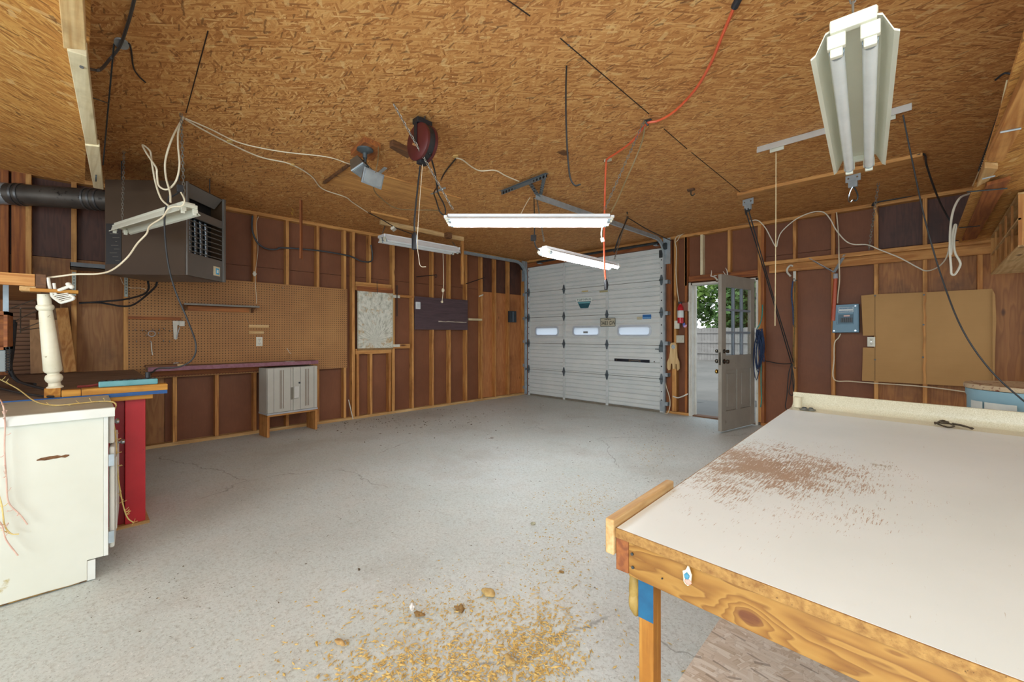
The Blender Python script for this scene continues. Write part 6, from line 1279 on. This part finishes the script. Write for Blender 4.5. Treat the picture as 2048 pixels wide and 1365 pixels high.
# ================================================================ ceiling track, strip and pulleys
m = MB().prism(quadz(((1474, 391), (1476, 399), (1847, 322), (1845, 312)), CEIL-.03), (0, 0, .029))
solo('ceiling_strip', m, wood('stud', 'x'), 'long pine strip on the ceiling carrying the pulley brackets', 'strip')
for (a, b), lab in (((1496, 404), 'grey pulley bracket with black ropes at the pine strip end'), ((1706, 356), 'grey bracket with two black hooks on the pine strip')):
    p = onz(a, b, CEIL-.06); br = thing('pulley_bracket', p-Z*.15, lab, 'bracket'); s_ = V((.97, -.2, 0)).normalized(); n_ = V((.2, .97, 0)).normalized()
    MB().obox(p-Z*.0, (s_, n_, Z), (.12, .006, .07)).obox(p-Z*.06+n_*.0, (s_, n_, Z), (.07, .03, .06)).build('plate', GALV, br, bevel=.002)
    for k in (-1, 1): MB().cyl(p+s_*k*.035-n_*.003, p+s_*k*.035-n_*.008, .008, 8).build('bolt', CHROME, br)
    if a < 1600: MB().cyl(p-Z*.08-n_*.012, p-Z*.08+n_*.012, .03, 16).build('pulley', DARKST, br, smooth=True); MB().tube([p-Z*.08, p+V((-.02, 0, -.14)), pa], .006, 6).build('rope_lead', CORDBLK, br)
    else:
        for k in (-1, 1): MB().tube([p-Z*.08, p-Z*.12+s_*k*.02, p-Z*.17+s_*k*.035, p-Z*.21+s_*k*.035, p-Z*.225+s_*k*.02, p-Z*.21+s_*k*.005], .007, 8).build('hook', CHROME if k < 0 else DARKST, br, smooth=True)
a, b = onz(1515, 301, CEIL-.025), onz(1824, 214, CEIL-.025); dv_ = (b-a).normalized(); sdv2 = dv_.cross(Z).normalized()
ra_ = thing('ceiling_rail', (a+b)/2, 'long pale aluminium rail screwed to the ceiling over the worktable', 'rail')
MB().beam(a+Z*.012, b+Z*.012, .03, .024).build('channel', plain('aluminium', 'c9cbc8', 'd6d8d5', .35, .6), ra_, bevel=.002); MB().beam(a+sdv2*.02-Z*.012, b+sdv2*.02-Z*.012, .004, .03).build('flange', plain('aluminium', 'c9cbc8'), ra_)
for (p0, p1, p2, p3), in (((( 1547, 300), (1582, 288), (1580, 296), (1550, 305)),),): pass
for u in (.15, .62, .86):
    p = a.lerp(b, u); MB().obox(p-Z*.03, (dv_, sdv2, Z), (.10, .008, .04)).build('trolley_plate', plain('ivory_bracket', 'b9b6a4', 'c9c6b6', .4), ra_, bevel=.002)
ps_ = onz(1552, 305, CEIL-.06); solo('pull_string', MB().tube([ps_, ps_.lerp(pd(1551, 650, 3.6), .5), pd(1550, 652, 3.6)], .0035, 6), plain('ivory_string', 'd2bf92', 'dccba2', .7), 'long pale string hanging from the aluminium rail', 'string')
ro = onz(1806, 230, CEIL-.06); solo('diagonal_rope', MB().tube([ro, pd(1822, 310, 2.95), pd(1850, 440, 2.9), pd(1885, 560, 2.82), pd(1925, 660, 2.7), pd(1980, 740, 2.6), pd(2048, 803, 2.5), pd(2110, 850, 2.42)], .0048, 8), CORDBLK, 'single long black rope sweeping from the aluminium rail past the cardboard', 'rope', smooth=True)
solo('dangling_cable', MB().tube([onz(1822, 313, CEIL-.01), onz(1848, 309, CEIL-.012), pd(1853, 330, 3.8), pd(1866, 370, 4.0), pd(1880, 405, 4.2), pd(1893, 430, 4.3), pd(1905, 450, 4.3)], .008, 6), CORDBLK, 'frayed black cord hanging from the ceiling near the loft planks', 'cord', smooth=True)
solo('wall_top_cable', MB().tube([B(1745, 413, 6.57), B(1752, 405, 6.57), B(1800, 396, 6.57), B(1850, 385, 6.57), B(1900, 372, 6.57), B(1945, 362, 6.57), B(2000, 352, 6.57), B(2060, 340, 6.57)], .012, 8), CORDBLK, 'thick black cable along the top plate above the pine shelf', 'cable', smooth=True)
a = onz(1757, 366, CEIL); solo('shelf_chain', MB().chain(a, V((B(1738, 505, 6.42).x, 6.40, 2.24)), .045, .0032), plain('chain_steel', '5a564e'), 'steel chain from the ceiling down to the pine shelf', 'chain')
# white cord swagged along the wall
yw = 6.34
solo('swag_cable', MB().tube([B(1497, 443, yw), B(1515, 441, yw), B(1530, 455, yw), B(1541, 475, yw), B(1552, 494, yw), B(1556, 480, yw), B(1564, 463, yw), B(1590, 440, yw), B(1620, 426, yw), B(1645, 424, yw), B(1660, 438, yw), B(1672, 460, yw), B(1690, 481, yw), B(1707, 489, yw), B(1735, 490, yw), B(1760, 500, yw), B(1800, 516, yw), B(1835, 535, yw), B(1853, 542, yw), B(1875, 535, 6.2), B(1893, 515, 6.0), B(1900, 480, 5.8), B(1902, 440, 5.6)], .0065, 8), plain('white_cord', 'd3ccb8', 'ddd6c4', .5), 'white cord swagged along the stud wall above the pine shelf', 'cord', smooth=True)
d_ = 3.5
solo('cord_coil', MB().tube([pd(1938, 388, 3.6), pd(1920, 396, d_), pd(1907, 420, d_), pd(1901, 455, d_), pd(1900, 500, d_), pd(1902, 535, d_), pd(1903, 548, d_), pd(1910, 549, d_), pd(1920, 532, d_), pd(1919, 522, d_), pd(1910, 505, d_), pd(1908, 480, d_), pd(1912, 455, d_), pd(1910, 450, d_), pd(1905, 470, d_), pd(1902, 510, d_)], .008, 8), plain('white_cord', 'dcd8cc'), 'looped white cord hanging off the loft plank end', 'cord', smooth=True)
# ================================================================ loft over the worktable side
QZ = 2.21
lo = thing('loft_platform', (1.2, 4.2, QZ), 'strand board loft with strapped planks above the pine shelf end', 'loft')
MB().box((.215, 1.0, QZ), (3.3, 6.40, QZ+.018)).build('deck', OSB_LOFT, lo)
for nm, q4, z, h, mt in (('edge_strip', ((1907, 480), (1951, 363), (1972, 371), (1932, 482)), QZ-.016, .015, OSB_LOFT), ('loft_plank', ((1973, 322), (2052, 148), (2075, 200), (2006, 323)), QZ-.045, .043, wood('stud', 'y')), ('loft_plank', ((1953, 375), (1969, 336), (1996, 338), (1977, 362)), QZ-.036, .034, wood('pale', 'y')), ('loft_plank', ((1924, 482), (1973, 372), (2021, 359), (1953, 478)), QZ-.040, .022, wood('red', 'y'))):
    MB().prism(quadz(q4, z), (0, 0, h)).build(nm, mt, lo, bevel=.002)
for a, b in (((1934, 384), (2014, 377)), ((1918, 456), (1960, 452)), ((2000, 265), (2042, 257)), ((1965, 358), (1990, 352))):
    MB().tube([onz(*a, QZ-.05), onz(*a, QZ-.05).lerp(onz(*b, QZ-.05), .5), onz(*b, QZ-.05)], .0045, 6).build('tie_cord', DARKST if a[0] < 1940 else GALV, lo)
for a, b in (((2052, 70), (2008, 232)), ((1998, 225), (1957, 342))):
    p = onz(*b, QZ+.02); solo('loft_chain', MB().chain(onz(*a, CEIL), p, .022, .0018), DARKST, 'dark chain holding the loft edge, ' + ('nearer the cream shop light' if a[0] > 2000 else 'nearer the stud wall'), 'chain')
m = MB().tube([onz(1991, 160, CEIL-.004), onz(2008, 147, CEIL-.004), onz(2022, 148, CEIL-.004)], .006, 6); solo('black_hook_wire', m, BLACK, 'short bent black wire on the ceiling above the loft planks', 'wire')
p1_ = onz(2014, 160, CEIL); solo('loft_string', MB().tube([p1_, pd(1990, 260, 2.75), pd(1955, 350, 3.3), pd(1945, 372, 3.5)], .004, 6), plain('ivory_string', 'd2bf92'), 'pale string from the ceiling to the loft planks', 'string')
# cubby rack
cr = thing('cubby_rack', (.58, 5.0, 1.83), 'light wooden cubby rack with small cells hung under the loft', 'rack')
cf, cbk = pd(1981, 515, 4.1), pd(2036, 470, 2.9); xk = .415
ya_, yb_ = onx(2036, 500, xk).y, onx(1981, 500, xk).y; kz0, kz1 = 1.83, 2.19
WK = wood('pale', 'y')
for z, dpt_ in ((kz0, .3), ((kz0+kz1)/2, .014), (kz1-.012, .3)): MB().box((xk, ya_, z), (xk+dpt_, yb_, z+.012)).build('shelf_board', WK, cr)
for i in range(6): y = ya_+(yb_-ya_-.012)*i/5; MB().box((xk+.001, y, kz0+.0125), (xk+(.299 if i in (0, 5) else .013), y+.012, kz1-.0125)).build('divider', wood('stud', 'z'), cr)
MB().box((xk+.3005, ya_, kz0), (xk+.31, yb_, kz1)).build('back_panel', wood('red', 'y'), cr)
for y in (ya_+.1, yb_-.1): MB().box((xk+.1, y, kz1), (xk+.14, y+.03, QZ)).build('hanger', WK, cr)
# ================================================================ floor litter
def flake(m, c, s, rg, up=.4):
    a = rg.uniform(0, 6.28); d = V((math.cos(a), math.sin(a), rg.uniform(-up, up)*.5)); e = V((-d.y, d.x, rg.uniform(-up, up)))
    L, w = s*rg.uniform(.6, 1.6), s*rg.uniform(.25, .6); h = s*rg.uniform(.1, .35); c = V(c)+Z*(h+.0006)
    m.add([c-d*L, c+e*w, c+d*L, c-e*w, c+Z*h*1.2], [(0, 1, 4), (1, 2, 4), (2, 3, 4), (3, 0, 4), (3, 2, 1, 0)])
rg = random.Random(21); m = MB()
def spray(n, cx, cy, sx_, sy_, s, mm=m, lo_=1365):
    for _ in range(n):
        px = rg.gauss(cx, sx_); py = rg.gauss(cy, sy_)
        if py < 700: continue
        p = onz(px, py, 0); 
        if p.y > 6.4 or p.x < -6: continue
        flake(mm, p, s*rg.uniform(.5, 1.5), rg)
spray(1500, 880, 1350, 120, 40, .008); spray(900, 1080, 1295, 45, 45, .0075); spray(700, 960, 1230, 110, 45, .0065); spray(420, 1110, 1110, 45, 60, .006); spray(160, 1150, 1020, 35, 30, .006); spray(260, 960, 1400, 200, 40, .006)
spray(170, 1195, 1000, 30, 14, .005); spray(130, 1300, 905, 25, 18, .006); spray(700, 900, 1290, 170, 60, .008); spray(120, 860, 1215, 60, 12, .005)
SAW = plain('sawdust', 'b3904a', 'd8b974', .85, 0, 40)
tag(m.build('sawdust', SAW), 'tan sawdust and wood shavings scattered on the floor before the worktable', 'sawdust', kind='stuff')
m = MB(); spray(300, 820, 835, 150, 22, .012, m); spray(200, 1000, 900, 220, 60, .006, m); spray(140, 700, 1000, 260, 110, .005, m); spray(160, 1300, 860, 70, 14, .007, m); spray(160, 1350, 930, 60, 40, .006, m); spray(120, 300, 1190, 120, 40, .004, m); spray(200, 700, 842, 70, 10, .012, m)
tag(m.build('floor_debris', plain('dark_litter', '4a3f32', '6e5c46', .9, 0, 20)), 'dark leaf bits and grit scattered over the concrete floor', 'litter', kind='stuff')
def lump(name, px, py, r, mt, lab, cat, sd, rough=.3):
    p = onz(px, py, 0); return solo(name, MB().blob(p+Z*r[2]*.8, r, sd, rough, 3), mt, lab, cat, smooth=True)
FOAM = plain('foam_lump', 'a98a50', 'c8aa70', .8, 0, 40, .4)
lump('foam_lump', 977, 1191, (.036, .022, .015), FOAM, 'largest yellow foam lump on the floor beyond the sawdust', 'foam lump', 1, .2)
lump('bark_chunk', 920, 1223, (.024, .017, .012), plain('bark_brown', '7a5a32', '9a7a48', .9, 0, 50, .4), 'brown chunk lying between the foam lump and the white scrap', 'chunk', 4, .5)
lump('white_scrap', 824, 1221, (.012, .01, .014), plain('plaster_white', 'd8d2cc', 'e4dfda', .8), 'small white scrap standing out on the floor by the sawdust', 'scrap', 6, .4)
lump('tan_clod', 838, 1232, (.024, .014, .007), plain('bark_brown', '8a5f2c'), 'flat tan clod right in front of the white scrap', 'clod', 9, .5)
lump('wood_chip', 680, 1288, (.026, .010, .008), plain('chip_wood', 'a98450', 'c4a06a', .9, 0, 50, .4), 'lone splintered wood chip apart from the sawdust', 'wood chip', 12, .45)
lump('grey_pebble', 1066, 1050, (.014, .012, .010), plain('pebble', '8d8a72', 'b0ac92', .8, 0, 60), 'pale greenish pebble alone on the concrete', 'pebble', 15, .3)
lump('foam_crumb', 1020, 1328, (.022, .015, .012), FOAM, 'foam crumb in the thick of the sawdust pile', 'foam lump', 18, .45); lump('dark_pebble', 718, 1141, (.010, .006, .005), plain('dark_litter', '4a3f32'), 'single dark bit alone on open concrete', 'pebble', 20, .4)
lump('brown_chunk', 1123, 1146, (.012, .008, .006), plain('bark_brown', '8a5f2c'), 'brown chunk near the worktable corner along the sawdust trail', 'chunk', 22, .4)

p = onz(1382, 378, CEIL-.002); th = thing('ceiling_hook', p-Z*.06, 'small rusty bracket hook on the ceiling past the dangling wire', 'hook')
MB().box(p+V((-.035, -.02, -.02)), p+V((.035, .02, 0))).build('block', wood('dark', 'x'), th); MB().tube([p-Z*.02, p-Z*.06, p+V((.02, 0, -.075)), p+V((.04, 0, -.06))], .007, 6).build('hook', plain('rusty_iron', '3a3226'), th)
p = onx(962, 592, XF+.01); solo('white_tag', MB().prism([p+V((0, -.06, -.03)), p+V((0, .05, .01)), p+V((0, .06, .035)), p+V((0, -.05, 0))], (.004, 0, 0)), WPT, 'small white tag nailed on the stud past the dark plum-brown board', 'tag')
a = onx(706, 832, XF+.03); a.z = .012; b = onx(697, 800, XF+.004); solo('white_stick', MB().tube([a, b], .008, 6, 0), WPT, 'short white stick leaning at the base of the doubled studs', 'stick')
p = onz(1187, 100, CEIL-.002); 
# ================================================================ light and camera
sc = bpy.context.scene
w = bpy.data.worlds.new('sky'); sc.world = w; w.use_nodes = True
nt = w.node_tree; bg = nt.nodes['Background']
tc = nt.nodes.new('ShaderNodeTexCoord'); sp = nt.nodes.new('ShaderNodeSeparateXYZ'); nt.links.new(tc.outputs['Generated'], sp.inputs[0])
rp = nt.nodes.new('ShaderNodeValToRGB'); nt.links.new(sp.outputs['Z'], rp.inputs[0])
rp.color_ramp.elements[0].position = 0.0; rp.color_ramp.elements[0].color = (.93, .97, 1, 1)
rp.color_ramp.elements[1].position = .6; rp.color_ramp.elements[1].color = (.72, .86, 1, 1)
nt.links.new(rp.outputs[0], bg.inputs['Color']); bg.inputs['Strength'].default_value = .8
sun = bpy.data.lights.new('sun', 'SUN'); so = bpy.data.objects.new('sun', sun); COL.objects.link(so)
sun.energy = .9; sun.angle = .08; sun.color = (1, .95, .86); so.rotation_euler = (math.radians(34), 0, math.radians(20)); so.location = (0, 14, 9)
for i, (lx_, ly_, lz_, pw) in enumerate(((.7, -.75, 2.3, 105), (-.9, -2.9, 1.0, 135), (.6, -2.9, .8, 145))):  # unseen point lights added behind the camera to brighten the room
    ld_ = bpy.data.lights.new('added_fill_light', 'POINT'); lo_ = bpy.data.objects.new('added_fill_light', ld_); COL.objects.link(lo_)
    ld_.energy = pw; ld_.shadow_soft_size = .7; ld_.color = (.76, .91, 1); lo_.location = (lx_, ly_, lz_)
cam = bpy.data.cameras.new('camera'); co = bpy.data.objects.new('camera', cam); COL.objects.link(co)
co.location = EYE; co.rotation_euler = (math.radians(90), 0, T); cam.sensor_width = 36; cam.lens = F/2048*36
cam.shift_y = -(1365/2-HY)/2048; cam.clip_start = .02
sc.camera = co
vs = sc.view_settings; sc.display_settings.display_device = 'sRGB'
vs.view_transform = 'Standard'; vs.look = 'None'; vs.gamma = 1; vs.use_curve_mapping = False; vs.exposure = .85
sc.cycles.use_denoising = True
sc.cycles.max_bounces = 10; sc.cycles.diffuse_bounces = 6
